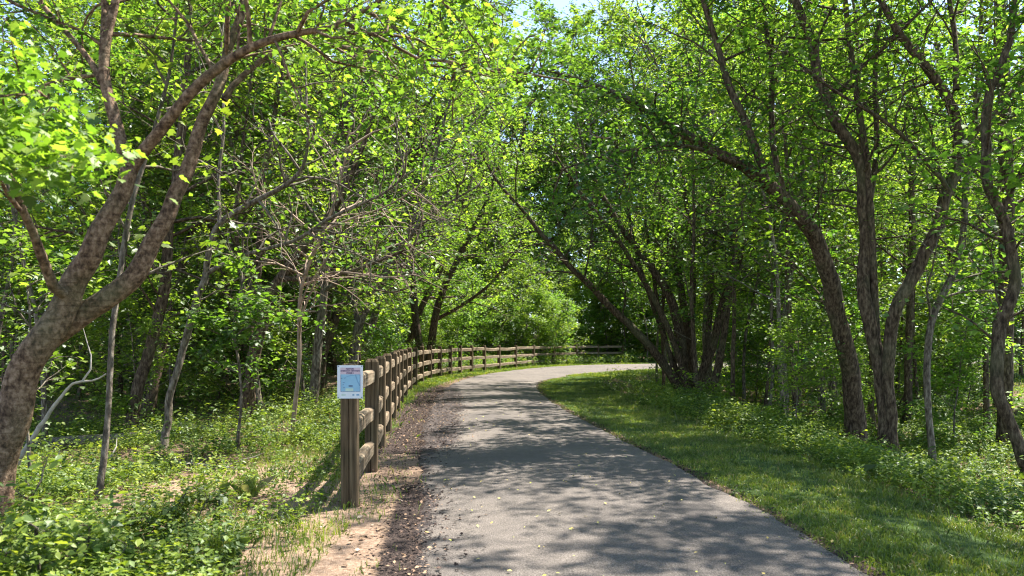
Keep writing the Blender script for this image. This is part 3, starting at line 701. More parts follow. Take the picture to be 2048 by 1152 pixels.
hero('maple_sapling', 'thin straight young tree on the weedy bank, just right of the big twin trunk', 'tree', [
    ([(192, 1002, 18), (204, 900, 17), (214, 820, 15), (221, 740, 15), (229, 640, 15), (241, 520, 14), (268, 400, 13), (297, 300, 11), (322, 200, 9), (350, 60, 7), (365, -80, 5)], 7.6, 8.4, 14, 1.2, .35)], M_leaf2, M_barkG, .09, 9, LOBE, 8, .1, 12)
hero('maple_tree', 'slim pale trunk with a bare forked limb reaching right over the bank', 'tree', [
    ([(326, 884, 20), (336, 810, 18), (348, 755, 17), (362, 700, 18), (378, 645, 19), (398, 590, 18), (412, 545, 17)], 11.8, 11.8, 3, 1, .3),
    ([(412, 545, 17), (424, 480, 15), (436, 450, 15), (466, 430, 14), (500, 408, 13), (556, 376, 12), (600, 345, 10), (616, 310, 8), (618, 250, 6), (600, 170, 4)], 11.8, 11, 15, 1.5, .2, .55),
    ([(412, 548, 14), (450, 528, 11), (500, 508, 10), (560, 492, 10), (600, 478, 9), (650, 440, 9), (700, 420, 8), (760, 396, 6), (830, 340, 4)], 11.8, 11.3, 15, 1.4, .15, .6),
    ([(438, 452, 9), (430, 360, 8), (450, 250, 7), (440, 120, 5), (460, -20, 4)], 11.8, 12.5, 10, 1.4, .1)], M_leaf2, M_barkG, .085, 11, KITE, 8, .12, 13)
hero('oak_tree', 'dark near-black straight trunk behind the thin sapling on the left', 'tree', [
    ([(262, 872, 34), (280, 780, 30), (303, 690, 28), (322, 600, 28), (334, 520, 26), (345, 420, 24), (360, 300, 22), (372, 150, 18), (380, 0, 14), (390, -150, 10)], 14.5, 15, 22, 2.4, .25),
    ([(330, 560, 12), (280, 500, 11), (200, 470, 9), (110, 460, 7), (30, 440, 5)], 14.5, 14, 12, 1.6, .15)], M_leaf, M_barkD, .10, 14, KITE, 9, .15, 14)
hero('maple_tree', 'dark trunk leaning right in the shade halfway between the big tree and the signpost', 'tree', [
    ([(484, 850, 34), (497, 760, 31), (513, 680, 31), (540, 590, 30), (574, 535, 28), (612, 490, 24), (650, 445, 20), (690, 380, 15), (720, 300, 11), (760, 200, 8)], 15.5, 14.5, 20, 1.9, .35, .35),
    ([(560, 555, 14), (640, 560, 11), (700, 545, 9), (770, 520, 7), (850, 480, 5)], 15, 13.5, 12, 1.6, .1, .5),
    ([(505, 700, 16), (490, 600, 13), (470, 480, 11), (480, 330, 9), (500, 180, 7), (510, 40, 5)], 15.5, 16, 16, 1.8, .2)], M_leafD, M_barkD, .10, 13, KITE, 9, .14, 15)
hero('maple_tree', 'brown trunk with twiggy boughs standing left above the signpost', 'tree', [
    ([(622, 812, 28), (632, 730, 24), (641, 650, 22), (650, 560, 20), (662, 470, 18), (678, 390, 15), (700, 290, 12), (710, 170, 9), (730, 40, 6)], 17.5, 17, 22, 2.0, .3, .35),
    ([(650, 580, 12), (690, 552, 11), (735, 530, 10), (800, 500, 9), (850, 440, 8), (900, 405, 6), (960, 370, 4)], 17, 15, 16, 1.5, .15, .5),
    ([(660, 480, 10), (620, 420, 9), (560, 340, 7), (520, 250, 5)], 17, 17.5, 12, 1.6, .1, .2)], M_leaf, M_barkG, .10, 13, KITE, 8, .14, 16)
hero('maple_tree', 'trunk lit on one side standing directly behind the signpost', 'tree', [
    ([(705, 775, 26), (710, 700, 24), (722, 640, 22), (742, 590, 20), (770, 545, 17), (800, 490, 14), (840, 410, 11), (870, 310, 8), (900, 200, 6)], 21, 20, 24, 2.3, .25, .2),
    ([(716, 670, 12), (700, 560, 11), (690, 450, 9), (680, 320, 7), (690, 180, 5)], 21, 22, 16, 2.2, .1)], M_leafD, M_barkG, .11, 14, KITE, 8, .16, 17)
hero('maple_tree', 'dark forked tree rising behind the bend of the fence, twin stems in a V', 'tree', [
    ([(858, 745, 24), (864, 680, 20), (872, 620, 18), (888, 570, 17), (908, 535, 15), (940, 470, 12), (975, 400, 9), (1010, 300, 6)], 36, 34.5, 24, 3.0, .25, .1),
    ([(850, 740, 20), (832, 650, 20), (826, 570, 18), (822, 470, 14), (826, 350, 10), (840, 210, 7)], 37, 38, 22, 3.2, .3),
    ([(870, 640, 10), (930, 610, 9), (990, 560, 7), (1040, 490, 5)], 36, 35, 12, 2.2, .1, .2)], M_leaf, M_barkD, .15, 14, KITE, 7, .18, 18)

hero('boxelder_clump', 'fan of dark stems growing from one foot inside the bend of the path', 'tree', [
    ([(1372, 800, 26), (1350, 762, 24), (1325, 728, 22), (1290, 682, 21), (1252, 642, 19), (1190, 582, 16), (1125, 515, 14), (1060, 440, 10), (1000, 372, 7), (960, 300, 4)], 23, 21.5, 24, 2.0, .35, .15),
    ([(1376, 800, 26), (1368, 740, 24), (1362, 670, 24), (1350, 612, 22), (1322, 560, 20), (1280, 505, 17), (1240, 450, 14), (1205, 390, 11), (1170, 320, 8), (1150, 220, 5)], 23, 22.5, 22, 2.0, .4, .1),
    ([(1384, 800, 24), (1378, 700, 21), (1366, 600, 19), (1352, 520, 18), (1334, 430, 15), (1304, 330, 12), (1276, 240, 9), (1260, 120, 6)], 23.5, 24, 20, 2.1, .4),
    ([(1388, 800, 24), (1410, 730, 23), (1430, 680, 21), (1444, 610, 20), (1468, 545, 18), (1498, 480, 14), (1530, 430, 10), (1570, 350, 7)], 23, 22, 18, 1.8, .4),
    ([(1412, 812, 22), (1436, 740, 20), (1452, 660, 17), (1460, 560, 15), (1468, 460, 13), (1488, 360, 10), (1500, 240, 7)], 22, 22.5, 18, 2.0, .35),
    ([(1382, 800, 18), (1352, 690, 16), (1312, 600, 14), (1262, 520, 12), (1205, 440, 10), (1150, 370, 8), (1100, 290, 5)], 22.8, 21.8, 18, 1.7, .4),
    ([(1386, 800, 17), (1384, 680, 15), (1388, 560, 13), (1380, 440, 11), (1360, 330, 8), (1345, 220, 5)], 23.4, 23.8, 14, 1.8, .45),
    ([(1396, 800, 15), (1412, 700, 14), (1424, 600, 12), (1428, 500, 10), (1440, 400, 8), (1452, 290, 5)], 23, 23.5, 14, 1.7, .4),
    ([(1376, 800, 14), (1340, 710, 13), (1312, 640, 11), (1286, 560, 10), (1262, 460, 8), (1246, 350, 5)], 23.6, 24.2, 14, 1.7, .4),
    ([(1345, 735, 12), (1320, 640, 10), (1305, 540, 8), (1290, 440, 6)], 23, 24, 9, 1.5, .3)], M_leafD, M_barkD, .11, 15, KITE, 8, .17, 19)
hero('pine_tree', 'straight dark trunk rising just behind the fan of stems', 'tree', [
    ([(1414, 770, 25), (1415, 650, 24), (1417, 500, 22), (1419, 350, 20), (1420, 200, 16), (1424, 0, 12), (1426, -160, 9)], 29, 29, 22, 2.4, .5)], M_leafD, M_barkG, .12, 12, KITE, 8, .18, 20)
hero('slim_tree', 'single slender stem right of the fan of stems by the grass', 'tree', [
    ([(1462, 812, 12), (1466, 700, 11), (1470, 580, 10), (1474, 460, 9), (1478, 330, 7), (1484, 180, 5)], 20, 20.5, 16, 1.6, .3)], M_leaf2, M_barkD, .10, 12, KITE, 7, .15, 21)

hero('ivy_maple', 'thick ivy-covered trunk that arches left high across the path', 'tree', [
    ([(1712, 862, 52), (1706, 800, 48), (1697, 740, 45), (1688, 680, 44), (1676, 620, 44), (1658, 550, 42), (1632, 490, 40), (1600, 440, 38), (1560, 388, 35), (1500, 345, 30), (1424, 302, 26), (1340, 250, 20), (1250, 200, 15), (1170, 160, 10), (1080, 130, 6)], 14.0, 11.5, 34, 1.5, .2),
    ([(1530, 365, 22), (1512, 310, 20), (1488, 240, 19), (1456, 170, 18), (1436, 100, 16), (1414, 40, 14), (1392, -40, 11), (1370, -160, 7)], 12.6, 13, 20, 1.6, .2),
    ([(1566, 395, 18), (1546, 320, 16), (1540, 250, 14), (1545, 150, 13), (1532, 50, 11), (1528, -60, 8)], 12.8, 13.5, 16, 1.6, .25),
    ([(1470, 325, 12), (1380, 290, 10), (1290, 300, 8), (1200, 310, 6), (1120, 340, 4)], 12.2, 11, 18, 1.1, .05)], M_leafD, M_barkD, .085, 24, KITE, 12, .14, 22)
hero('leaning_maple', 'dark trunk of the forked pair on the right, leaning left', 'tree', [
    ([(1772, 905, 34), (1768, 830, 32), (1764, 760, 32), (1752, 690, 34), (1738, 640, 34), (1724, 570, 30), (1729, 500, 28), (1732, 430, 27), (1727, 360, 27), (1706, 300, 26), (1672, 240, 25), (1640, 170, 24), (1622, 90, 22), (1592, 10, 19), (1560, -90, 14), (1520, -220, 9)], 12, 12.5, 26, 1.7, .45),
    ([(1736, 420, 16), (1752, 300, 14), (1745, 180, 12), (1758, 60, 10), (1770, -80, 7)], 12.5, 13.5, 15, 1.7, .2)], M_leaf2, M_barkD, .09, 15, KITE, 10, .14, 23)
hero('leaning_maple', 'dark trunk of the forked pair on the right, leaning right then curving back over', 'tree', [
    ([(1784, 900, 30), (1778, 800, 28), (1774, 700, 30), (1796, 610, 31), (1822, 560, 30), (1852, 500, 30), (1880, 430, 29), (1900, 370, 28), (1916, 310, 27), (1918, 240, 25), (1888, 170, 24), (1850, 130, 22), (1806, 80, 19), (1770, 20, 16), (1745, -60, 12), (1730, -180, 8)], 12, 11.5, 26, 1.6, .4),
    ([(1896, 380, 12), (1852, 330, 11), (1800, 262, 10), (1730, 215, 8), (1660, 175, 7), (1580, 110, 5), (1500, 70, 3)], 11.6, 11, 16, 1.1, .1, .2),
    ([(1916, 300, 16), (1960, 250, 14), (2010, 200, 13), (2060, 130, 11), (2120, 20, 8)], 11.6, 11.4, 14, 1.4, .1),
    ([(1912, 180, 14), (1916, 80, 13), (1900, -20, 11), (1880, -160, 7)], 11.5, 12, 10, 1.5, .2)], M_leaf2, M_barkD, .09, 14, KITE, 10, .14, 24)
hero('slim_tree', 'crooked pale slim trunk between the forked pair and the right-hand edge trees', 'tree', [
    ([(1866, 900, 18), (1860, 820, 17), (1856, 720, 18), (1862, 640, 18), (1884, 590, 20), (1908, 545, 20), (1922, 480, 17), (1926, 380, 15), (1944, 260, 13), (1960, 120, 11), (1964, -60, 8)], 12.2, 12.6, 22, 1.4, .3)], M_leaf2, M_barkG, .09, 12, KITE, 8, .13, 25)
hero('crooked_tree', 'crooked dark trunk snaking up at the right edge of the view', 'tree', [
    ([(2068, 985, 34), (2044, 920, 30), (2016, 840, 28), (1998, 770, 30), (1990, 710, 31), (2006, 650, 31), (2026, 595, 29), (2024, 520, 27), (2004, 440, 26), (1978, 370, 24), (1960, 300, 22), (1972, 220, 20), (2008, 130, 18), (2030, 20, 15), (2040, -120, 10)], 9.2, 9.6, 26, 1.2, .3),
    ([(2000, 430, 12), (2050, 340, 11), (2100, 250, 9), (2170, 150, 6)], 9.5, 9, 10, 1.1, .1)], M_leaf2, M_barkD, .085, 13, LOBE, 9, .13, 26)
hero('oak_tree', 'tall straight dark trunk behind the crooked one at the right edge', 'tree', [
    ([(2012, 830, 36), (2014, 700, 34), (2016, 500, 33), (2012, 300, 32), (2004, 100, 28), (2000, -60, 22), (1996, -250, 12)], 14.5, 15, 24, 2.2, .35)], M_leaf, M_barkD, .10, 14, KITE, 10, .16, 27)
hero('slim_tree', 'straight dark slim trunk in the sunny clearing on the right', 'tree', [
    ([(1816, 795, 20), (1818, 680, 19), (1820, 560, 18), (1824, 420, 16), (1830, 250, 13), (1836, 60, 10), (1840, -90, 6)], 19, 19.5, 22, 2.2, .3)], M_leaf, M_barkD, .11, 13, KITE, 8, .17, 28)
hero('slim_tree', 'slender dark trunk with leafy top right of the crooked pale trunk', 'tree', [
    ([(1974, 820, 14), (1972, 700, 14), (1966, 580, 13), (1960, 450, 12), (1964, 300, 10), (1980, 120, 8), (1985, -50, 5)], 17, 17.5, 20, 1.9, .3)], M_leaf, M_barkD, .11, 12, KITE, 7, .17, 29)
hero('slim_tree', 'tall thin trunk standing behind the ivy trunk, pale in the sun', 'tree', [
    ([(1642, 790, 16), (1645, 650, 15), (1646, 480, 14), (1650, 300, 13), (1652, 130, 11), (1650, -40, 8)], 21, 21, 20, 2.2, .3)], M_leaf2, M_barkG, .11, 13, KITE, 7, .17, 30)
hero('slim_tree', 'thin trunk with open branches between the ivy trunk and the fan of stems', 'tree', [
    ([(1572, 800, 14), (1566, 680, 13), (1580, 560, 12), (1604, 430, 12), (1606, 280, 11), (1596, 130, 9), (1588, -30, 7)], 19, 19.5, 20, 2.0, .3)], M_leaf2, M_barkG, .11, 13, KITE, 7, .17, 31)

hero('maple_sapling', 'small maple sapling with tiered bright leaves left of the signpost', 'sapling', [
    ([(478, 870, 8), (484, 800, 7), (480, 720, 7), (470, 660, 6), (475, 600, 4), (490, 540, 3)], 11, 10.6, 10, .8, .35),
    ([(480, 700, 4), (440, 665, 4), (400, 655, 3)], 10.8, 10.2, 6, .5, .1), ([(476, 670, 4), (510, 650, 4), (550, 650, 3)], 10.8, 10.2, 6, .5, .1)], M_leaf2, M_barkG, .085, 12, LOBE, 6, .10, 41, lf_up=2)
hero('maple_sapling', 'low leafy sapling at the left edge behind the big trunk', 'sapling', [
    ([(60, 900, 8), (50, 800, 7), (62, 700, 6), (60, 600, 5), (40, 500, 4)], 9.4, 9.6, 14, .9, .3)], M_leaf2, M_barkG, .08, 12, LOBE, 6, .12, 42, lf_up=2)
hero('bare_tree', 'tangle of bare pale twigs and arching leafless boughs left of the path', 'tree', [
    ([(585, 872, 16), (590, 800, 14), (600, 720, 13), (596, 640, 12), (606, 560, 11), (640, 470, 10), (668, 400, 8), (690, 330, 6), (700, 260, 4)], 13, 12, 16, 1.5, .35, 1),
    ([(606, 570, 9), (660, 540, 8), (720, 548, 7), (780, 560, 5), (840, 552, 3)], 12.6, 11.5, 12, .9, .1, 1),
    ([(640, 470, 8), (700, 440, 7), (760, 425, 6), (830, 380, 4), (880, 330, 3)], 12.3, 11, 14, 1.1, .1, 1),
    ([(620, 520, 8), (560, 470, 7), (520, 400, 6), (500, 320, 4)], 12.4, 12, 9, 1.0, .1, 1)], M_leaf2, M_twig, .085, 11, KITE, 7, .12, 46, gs=.62)
hero('leafy_shrub', 'large-leaved shrub in the bottom left corner', 'shrub', [
    ([(90, 1150, 9), (80, 1080, 7), (60, 1010, 5), (50, 960, 3)], 4.9, 4.8, 8, .35, .1), ([(150, 1160, 7), (165, 1100, 5), (185, 1050, 3)], 4.8, 4.9, 6, .3, .1),
    ([(20, 1170, 7), (10, 1100, 5), (-15, 1040, 3)], 4.7, 4.6, 7, .35, .1), ([(230, 1165, 5), (225, 1120, 4), (250, 1085, 3)], 4.8, 4.9, 6, .25, .1)], M_weed, M_barkG, .065, 5, OVAL, 5, .06, 43, lf_up=1)
hero('bramble', 'leafy bramble in the middle of the weeds below the signpost', 'shrub', [
    ([(330, 1080, 5), (350, 1030, 4), (372, 985, 3)], 6.1, 6.2, 9, .3, .0), ([(400, 1085, 5), (395, 1030, 4), (420, 990, 3)], 6.1, 6.2, 9, .3, .0), ([(300, 1070, 4), (290, 1030, 3), (270, 1000, 2)], 6.3, 6.3, 7, .25, 0)], M_weed, M_barkG, .055, 10, OVAL, 5, .06, 44, lf_up=1.4)
hero('leafy_shrub', 'bright-leaved shrub at the foot of the fan of dark stems', 'shrub', [
    ([(1400, 815, 5), (1402, 790, 5), (1398, 765, 4)], 19.5, 19.3, 10, .7, 0), ([(1440, 820, 5), (1436, 800, 4), (1430, 780, 3)], 19.5, 19.3, 7, .5, 0)], M_leaf2, M_barkG, .10, 10, KITE, 5, .12, 45, lf_up=2)
for q_, (tx, ty, ln_, lab) in enumerate(((-1.98, 5.45, .34, 'tall tuft of dark grass at the bottom of the picture'), (-2.55, 7.75, .26, 'dark grass tuft in front of the tan dirt left of the signpost'), (-2.75, 5.3, .30, 'tall pale grass tuft beside the corner shrub'))):
    nb = 230; a_ = rng.random(nb)*6.28; q2 = rng.random(nb)**.5*.09
    tz = Z(tx, ty); o_ = blades('grass_tuft', tx+np.cos(a_)*q2, ty+np.sin(a_)*q2, ln_*(.5+.6*rng.random(nb)), .006, M_grass, 1.1, stuff=False, origin=(tx, ty, tz), z=np.full(nb, tz-.01))
    o_.location = (tx, ty, tz); tag(o_, lab, 'grass tuft')

# bleached dead limb, logs
def stick(name, label, cat, pts, d0, d1, mat, side=None, zadj=None):
    tb = Tubes(); pts = np.array(pts, float); k = len(pts); dd = np.linspace(d0, d1, k)
    P = np.array([px(pts[q, 0], pts[q, 1], dd[q]) for q in range(k)]); R = pts[:, 2]/2/F*dd
    Q_ = resamp(np.column_stack([P, R]), 16); Q_[:, :3] += rng.normal(0, .006, (16, 3)); tb.add(Q_[:, :3], Q_[:, 3], 7, .2)
    for q in (side or []):
        p, d = at_t(Q_[:, :3], q); C = curve(p, unit(d+rng.normal(0, .6, 3)), .35+.4*rng.random(), 5, .2, 0); tb.add(C, np.linspace(Q_[5, 3]*.5, .003, 5), 5)
    o = tb.build(name, mat, None, tuple(P[0])); o.location = tuple(P[0]); tag(o, label, cat); return o
stick('dead_limb', 'bleached dead limb propped against the big twin trunk', 'dead branch', [(30, 932, 10), (60, 882, 10), (95, 832, 8), (128, 785, 6), (150, 762, 5), (183, 764, 3.5), (213, 748, 2.5)], 9.6, 9.4, M_dead, (.8,))
def log(name, label, x0, y0, x1, y1, R_, mat, wv=.1):
    P = np.array([(x0+(x1-x0)*u+wv*math.sin(u*4)*.3, y0+(y1-y0)*u+wv*math.sin(u*5+1)*.3, 0) for u in np.linspace(0, 1, 9)]); P[:, 2] = zf(P[:, 0], P[:, 1])+R_*.8
    tb = Tubes(); tb.add(P, R_*np.linspace(1, .6, 9), 8, .2)
    for u in (.4, .75):
        p, d = at_t(P, u); C = curve(p, unit(d+np.array([rng.normal(0, .6), rng.normal(0, .6), .5])), .5, 5, .2, 0); tb.add(C, np.linspace(R_*.4, .003, 5), 5)
    o = tb.build(name, mat, None, tuple(P[0])); o.location = tuple(P[0]); tag(o, label, 'log'); return o
log('fallen_log', 'pale fallen log lying across the weeds behind the big twin trunk', -6.6, 9.3, -4.6, 10.2, .055, M_dead)
log('fallen_log', 'brown fallen log in the shade behind the thin sapling', -8.2, 13.2, -5.1, 13.8, .12, M_barkG)
log('fallen_branch', 'small fallen branch with twigs among the weeds below the slim pale trunk', -4.6, 10.4, -3.1, 9.4, .018, M_dead)
log('fallen_branch', 'thin broken branch leaning in the herbs by the forked pair of trunks', 4.55, 10.2, 5.7, 11.6, .025, M_dead)

# ------------------------------------------------------------------ the woods: a few kinds of tree, copied tree by tree
far_leaf = .21
kinds = [
    proto('woodland_tree', 'x', 17, 3.2, 3.6, 201, .155, 26, 6, 4, 27, M_leaf, M_barkD),
    proto('woodland_tree', 'x', 15, 2.4, 3.8, 202, .15, 26, 6, 4, 27, M_leaf2, M_barkG),
    proto('woodland_tree', 'x', 20, 5.0, 3.9, 203, .155, 28, 6, 4, 27, M_leaf, M_barkD),
    proto('woodland_tree', 'x', 12, 1.5, 3.0, 204, .13, 24, 6, 4, 27, M_leaf2, M_barkG, .10),
    proto('woodland_tree', 'x', 13, 1.8, 3.3, 205, .13, 24, 6, 4, 27, M_leafD, M_barkD, .10),
]
bushes = [
    proto('understory_shrub', 'x', 3.2, .25, 1.5, 301, .12, 16, 5, 4, 14, M_leaf, M_barkD, .15, .14, .03, 'shrub'),
    proto('understory_shrub', 'x', 4.6, .4, 1.8, 302, .13, 20, 5, 4, 14, M_leaf2, M_barkG, .15, .15, .035, 'shrub'),
    proto('understory_shrub', 'x', 2.2, .15, 1.1, 303, .09, 14, 5, 4, 14, M_leafD, M_barkD, .15, .12, .022, 'shrub'),
]
near_kinds = [
    proto('canopy_tree', 'x', 15, 6.5, 4.2, 401, .12, 26, 7, 4, 15, M_leaf, M_barkD, r0=.085),
    proto('canopy_tree', 'x', 13, 5.5, 3.8, 402, .11, 26, 7, 4, 16, M_leaf2, M_barkD, r0=.09),
]
arch = [
    proto('arching_tree', 'x', 14, 3.6, 4.6, 501, .13, 30, 7, 4, 16, M_leaf2, M_barkD, leanv=(.42, 0, 1)),
    proto('arching_tree', 'x', 15, 4.5, 4.8, 502, .13, 30, 7, 4, 16, M_leaf, M_barkG, leanv=(.36, 0, 1)),
]
def ok_spot(x, y, clear, taken, gap):
    if road_dist([x], [y])[0] < clear: return False
    if min(np.hypot(FN[:, 0]-x, FN[:, 1]-y)) < .9: return False
    return all((x-a)**2+(y-b)**2 > gap*gap for a, b in taken)
r = np.random.default_rng(77)
used = set()
def put(src, x, y, s, label, group, cat=None, rz=None):
    if src not in used:
        used.add(src); o = src; o.location = (x, y, Z(x, y)-.03); o.rotation_euler = (0, 0, r.random()*6.28 if rz is None else rz); o.scale = (s, s, s); o['label'] = label; o['group'] = group
        return o
    return copy_tree(src, (x, y, Z(x, y)-.03), r.random()*6.28 if rz is None else rz, s, label, group)
taken = []
LBL = {'left': 'trees in the wood left of the fence', 'mid': 'trees behind the far bend of the fence', 'right': 'trees in the wood right of the path'}
WHERE = [(300, 'behind the big twin trunk'), (470, 'behind the thin sapling'), (620, 'left of the signpost'), (780, 'above the signpost'), (960, 'behind the V-forked tree'),
         (1120, 'over the middle of the far fence'), (1260, 'over the right end of the far fence'), (1400, 'behind the left stems of the fan'), (1540, 'behind the right stems of the fan'), (1680, 'just left of the ivy trunk'),
         (1790, 'behind the forked pair of trunks'), (1920, 'behind the crooked pale trunk'), (1e9, 'at the right edge')]
seen_l = {}
KWT = ['tall dark-trunked', 'grey-trunked bright', 'very tall high-crowned', 'short bright leafy', 'short dark leafy']
def describe(kindword, x, y, s_, what, bands):
    pxx = HX+F*x/y; wv = [b_ for a_, b_ in WHERE if pxx < a_][0]
    dep = bands[0] if y < 26 else bands[1] if y < 38 else bands[2] if y < 50 else bands[3]
    l = f'{kindword} {what} {dep} {wv}'
    if l in seen_l:
        for extra in (', smaller', ', larger', ', half hidden', ', mostly hidden', ', slimmer', ', denser', ', lower'):
            if l+extra not in seen_l: l = l+extra; break
    seen_l[l] = 1
    return l
KW = {'woodland_tree'+str(i_): KWT[i_] for i_ in range(5)}
def fill(zone, n, fx, fy, gap, clear, ks, smin=.85, smax=1.2, reject=None):
    c = 0
    for _ in range(n*40):
        if c >= n: break
        x = r.uniform(*fx); y = r.uniform(*fy)
        if abs(x) > y*.72+7: continue
        if reject and reject(x, y): continue
        if not ok_spot(x, y, clear, taken, gap): continue
        taken.append((x, y)); g_ = LBL[zone]; K = ks[int(r.integers(len(ks)))]; s_ = r.uniform(smin, smax)
        put(K, x, y, s_, describe(KW[K.name.split('.')[0]+str(kinds.index(K))], x, y, s_, 'tree', ('close', 'further back', 'far back', 'very far back')), g_); c += 1
skygap = lambda x, y: (x/y < -.50 and y > 12)
fill('left', 8, (-14, -4.5), (17, 24), 2.6, 3, [kinds[3], kinds[4]], .7, .95, skygap)
fill('left', 30, (-45, -4), (23, 62), 3.2, 3.2, kinds, .85, 1.15, skygap)
fill('left', 9, (-50, -14), (24, 60), 4, 3.2, [kinds[3], kinds[4]], .55, .8, lambda x, y: x/y > -.48)
fill('mid', 30, (-28, 30), (82, 98), 3.8, 3, kinds[:3]+kinds[:3], 1.45, 1.9)
fill('mid', 10, (-14, 2), (57, 68), 3, 2.2, [kinds[3], kinds[1]], .8, 1.1)
fill('right', 4, (8, 16), (17, 26), 3.0, 4, [kinds[3]], .7, .95, lambda x, y: .44 < x/y < .64)
fill('right', 30, (6, 56), (33, 72), 4.0, 3.0, kinds, .9, 1.25, lambda x, y: (y < 78 and .10 < x/y < .36))

for (x, y, s_, k_, l_) in ((.8, 74, 1.7, 2, 'towering tree rising over the middle of the far fence'), (4.2, 77, 1.8, 0, 'towering tree rising left of the fence end'), (8.2, 75, 1.75, 1, 'towering grey-trunked tree rising behind the fence end'),
                           (12.2, 79, 1.8, 2, 'towering tree rising right of the fence end'), (-3.4, 70, 1.6, 1, 'towering grey-trunked tree over the left part of the far fence'), (17, 80, 1.8, 0, 'towering tree behind where the path leaves the view')):
    taken.append((x, y)); put(kinds[k_], x, y, s_, l_, 'towering trees behind the far fence')
# overhead canopy whose trunks stand outside or at the side of the picture
for (k, x, y, s, l) in ((0, 5.62, 12.1, .86, 'slim tree added between the forked pair, its high crown shading the path'), (0, 8.4, 8.2, 1.0, 'tall tree whose crown roofs the path from the right bank'), (1, 7.3, 4.0, 1.0, 'tall tree out of view to the right, crown over the near path'),  # slim first tree is added so that its crown shades the near path
                        
                        (0, -5.2, 16.0, .9, 'tall tree left of the fence with a high open crown'), (1, -4.6, 24.5, 1.0, 'tall tree left of the fence bend with a high open crown')):
    taken.append((x, y)); o = put(near_kinds[k], x, y, s, l, 'tall canopy trees beside the path')
for (k, x, y, s, rz, l) in ((0, -6.2, 24.0, 1.0, .1, 'dark-trunked tree arching right over the fence towards the path'), (1, -6.4, 31.5, 1.05, .0, 'grey-trunked tree arching right over the bend of the fence'),
                            (0, -5.6, 39.0, 1.15, -.1, 'dark-trunked tree arching right beyond the V-forked tree'), (1, 9.6, 27.5, 1.0, 3.0, 'grey-trunked tree arching left right of the fan of stems'),
                            (0, 14.0, 33.0, 1.1, 3.3, 'dark-trunked tree arching left deep in the right wood')):
    taken.append((x, y)); put(arch[k], x, y, s, l, 'trees arching over the path', None, rz)
poles = [proto('slender_tree', 'x', 11, 3.0, 1.9, 601, .12, 16, 5, 3, 12, M_leaf2, M_barkD, .12, r0=.06),
         proto('slender_tree', 'x', 9, 2.2, 1.7, 602, .12, 15, 5, 3, 12, M_leaf, M_barkG, .16, r0=.045)]
def fillp(zone, n, fx, fy, gap, clear, grp):
    c = 0
    for _ in range(n*60):
        if c >= n: break
        x = r.uniform(*fx); y = r.uniform(*fy); pxx = HX+F*x/y
        if abs(x) > y*.66 or (1030 < pxx < 1262 and y < 57) or not ok_spot(x, y, clear, taken, gap): continue
        taken.append((x, y)); K = int(r.integers(2)); put(poles[K], x, y, r.uniform(.8, 1.25), describe(('dark thin-stemmed', 'grey thin-stemmed')[K], x, y, 1, 'tree', ('close', 'further back', 'far back', 'very far back')), grp); c += 1
fillp('left', 26, (-16, -4.2), (12.5, 34), 1.1, 3, 'slender stems in the wood left of the fence')
fillp('right', 50, (4.6, 24), (14.0, 42), 1.2, 2.2, 'slender stems in the wood right of the path')
fillp('mid', 14, (-8, 10), (53, 66), 1.3, 2, 'slender stems behind the far fence')
SL = {'left': 'shrubs left of the fence', 'mid': 'shrubs behind the far fence', 'right': 'shrubs between the right-hand trunks'}
BW = ['rounded green', 'tall bright', 'low dark green']
tk2 = []
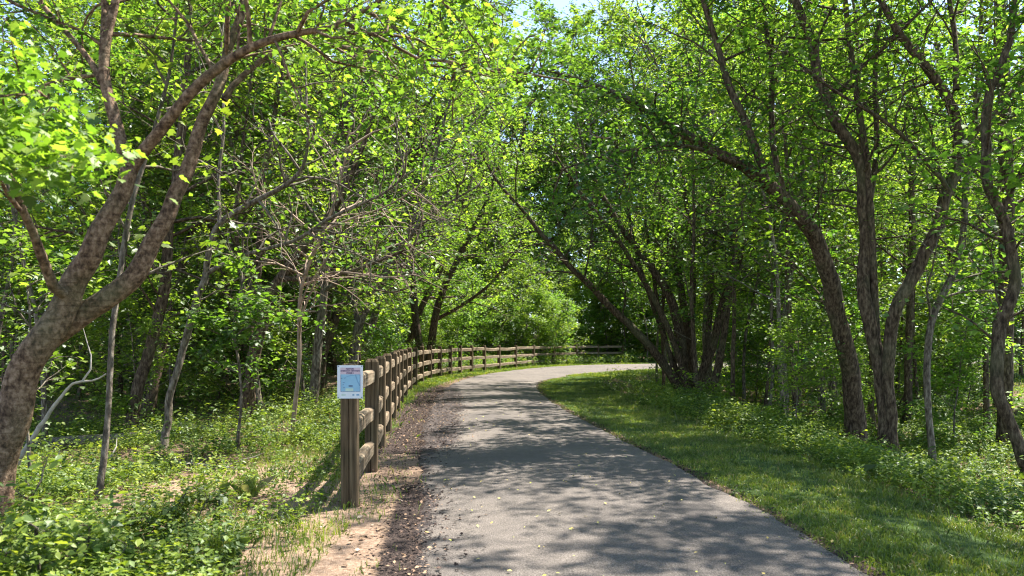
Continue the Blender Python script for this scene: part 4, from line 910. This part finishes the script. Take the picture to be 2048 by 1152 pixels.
def fillb(zone, n, fx, fy, gap, clear, ks, smin, smax, rej=None):
    c = 0
    for _ in range(n*40):
        if c >= n: break
        x = r.uniform(*fx); y = r.uniform(*fy)
        if abs(x) > y*.68+2: continue
        pxx = HX+F*x/y
        if (y < 57 and 1050 < pxx < 1262 and y > 20 and zone != 'mid') or (y < 26 and 1225 < pxx < 1500) or (y < 15 and 1620 < pxx < 1900): continue
        if rej and rej(x, y): continue
        if not ok_spot(x, y, clear, tk2, gap): continue
        tk2.append((x, y)); g_ = SL[zone]; K = ks[int(r.integers(len(ks)))]; s_ = r.uniform(smin, smax)
        put(K, x, y, s_, describe(BW[bushes.index(K)], x, y, s_, 'shrub', ('close', 'further back', 'far back', 'very far back')), g_, 'shrub'); c += 1
fillb('left', 44, (-22, -4), (14.5, 40), 1.5, 2.0, bushes, .6, 1.1, lambda x, y: x > fx_(y)-1.6)
fillb('mid', 8, (7, 22), (57, 62), 1.9, 3, bushes[:2], 1.3, 2.1)
fillb('mid', 38, (-10, 16), (48, 64), 1.5, 1.6, bushes[:2], .8, 1.7, lambda x, y: y < np.interp(x, FN[12:, 0], FN[12:, 1])+1.2)
for (x, y, s_, k_, l_) in ((6.9, 58.3, 1.5, 1, 'tall bright shrub just behind the last fence post'), (9.2, 58.0, 1.3, 0, 'rounded shrub right of the last fence post'), (4.6, 57.2, 1.2, 0, 'rounded shrub behind the second last stretch of rails'),
                           (8.3, 60.5, 1.9, 1, 'largest bright shrub beyond the last fence post'), (11.6, 59.0, 1.5, 1, 'tall bright shrub where the path leaves the view')):
    put(bushes[k_], x, y, s_, l_, 'shrubs behind the far fence')
fillb('right', 24, (3.2, 24), (19, 44), 1.5, 1.9, bushes, .5, 1.0)
fillb('right', 5, (4.6, 9.5), (12.5, 18), 1.4, 2.9, [bushes[1], bushes[2]], .3, .6)

# the wood goes on behind: one mass
n = 75000; th = r.uniform(-.95, .95, n); rr = r.uniform(84, 112, n); x = np.sin(th)*rr; y = np.cos(th)*rr
top = (19+9*fbm(th*40, rr*.3, 3.2, 200))*np.where(x/y < -.5, .62, 1); zz = top*r.random(n)**.9+1
keep = fbm(x, zz, 3.0, 210)+.4*r.random(n) > .55
P = np.stack([x, y, zz], 1)[keep]
tag(leaves('far_woods', P, .55+.5*r.random(len(P)), M_leaf, None, KITE, up=.6, droop=.3, r=r), 'hazy mass of bright green woods far behind everything', 'woods', kind='stuff')
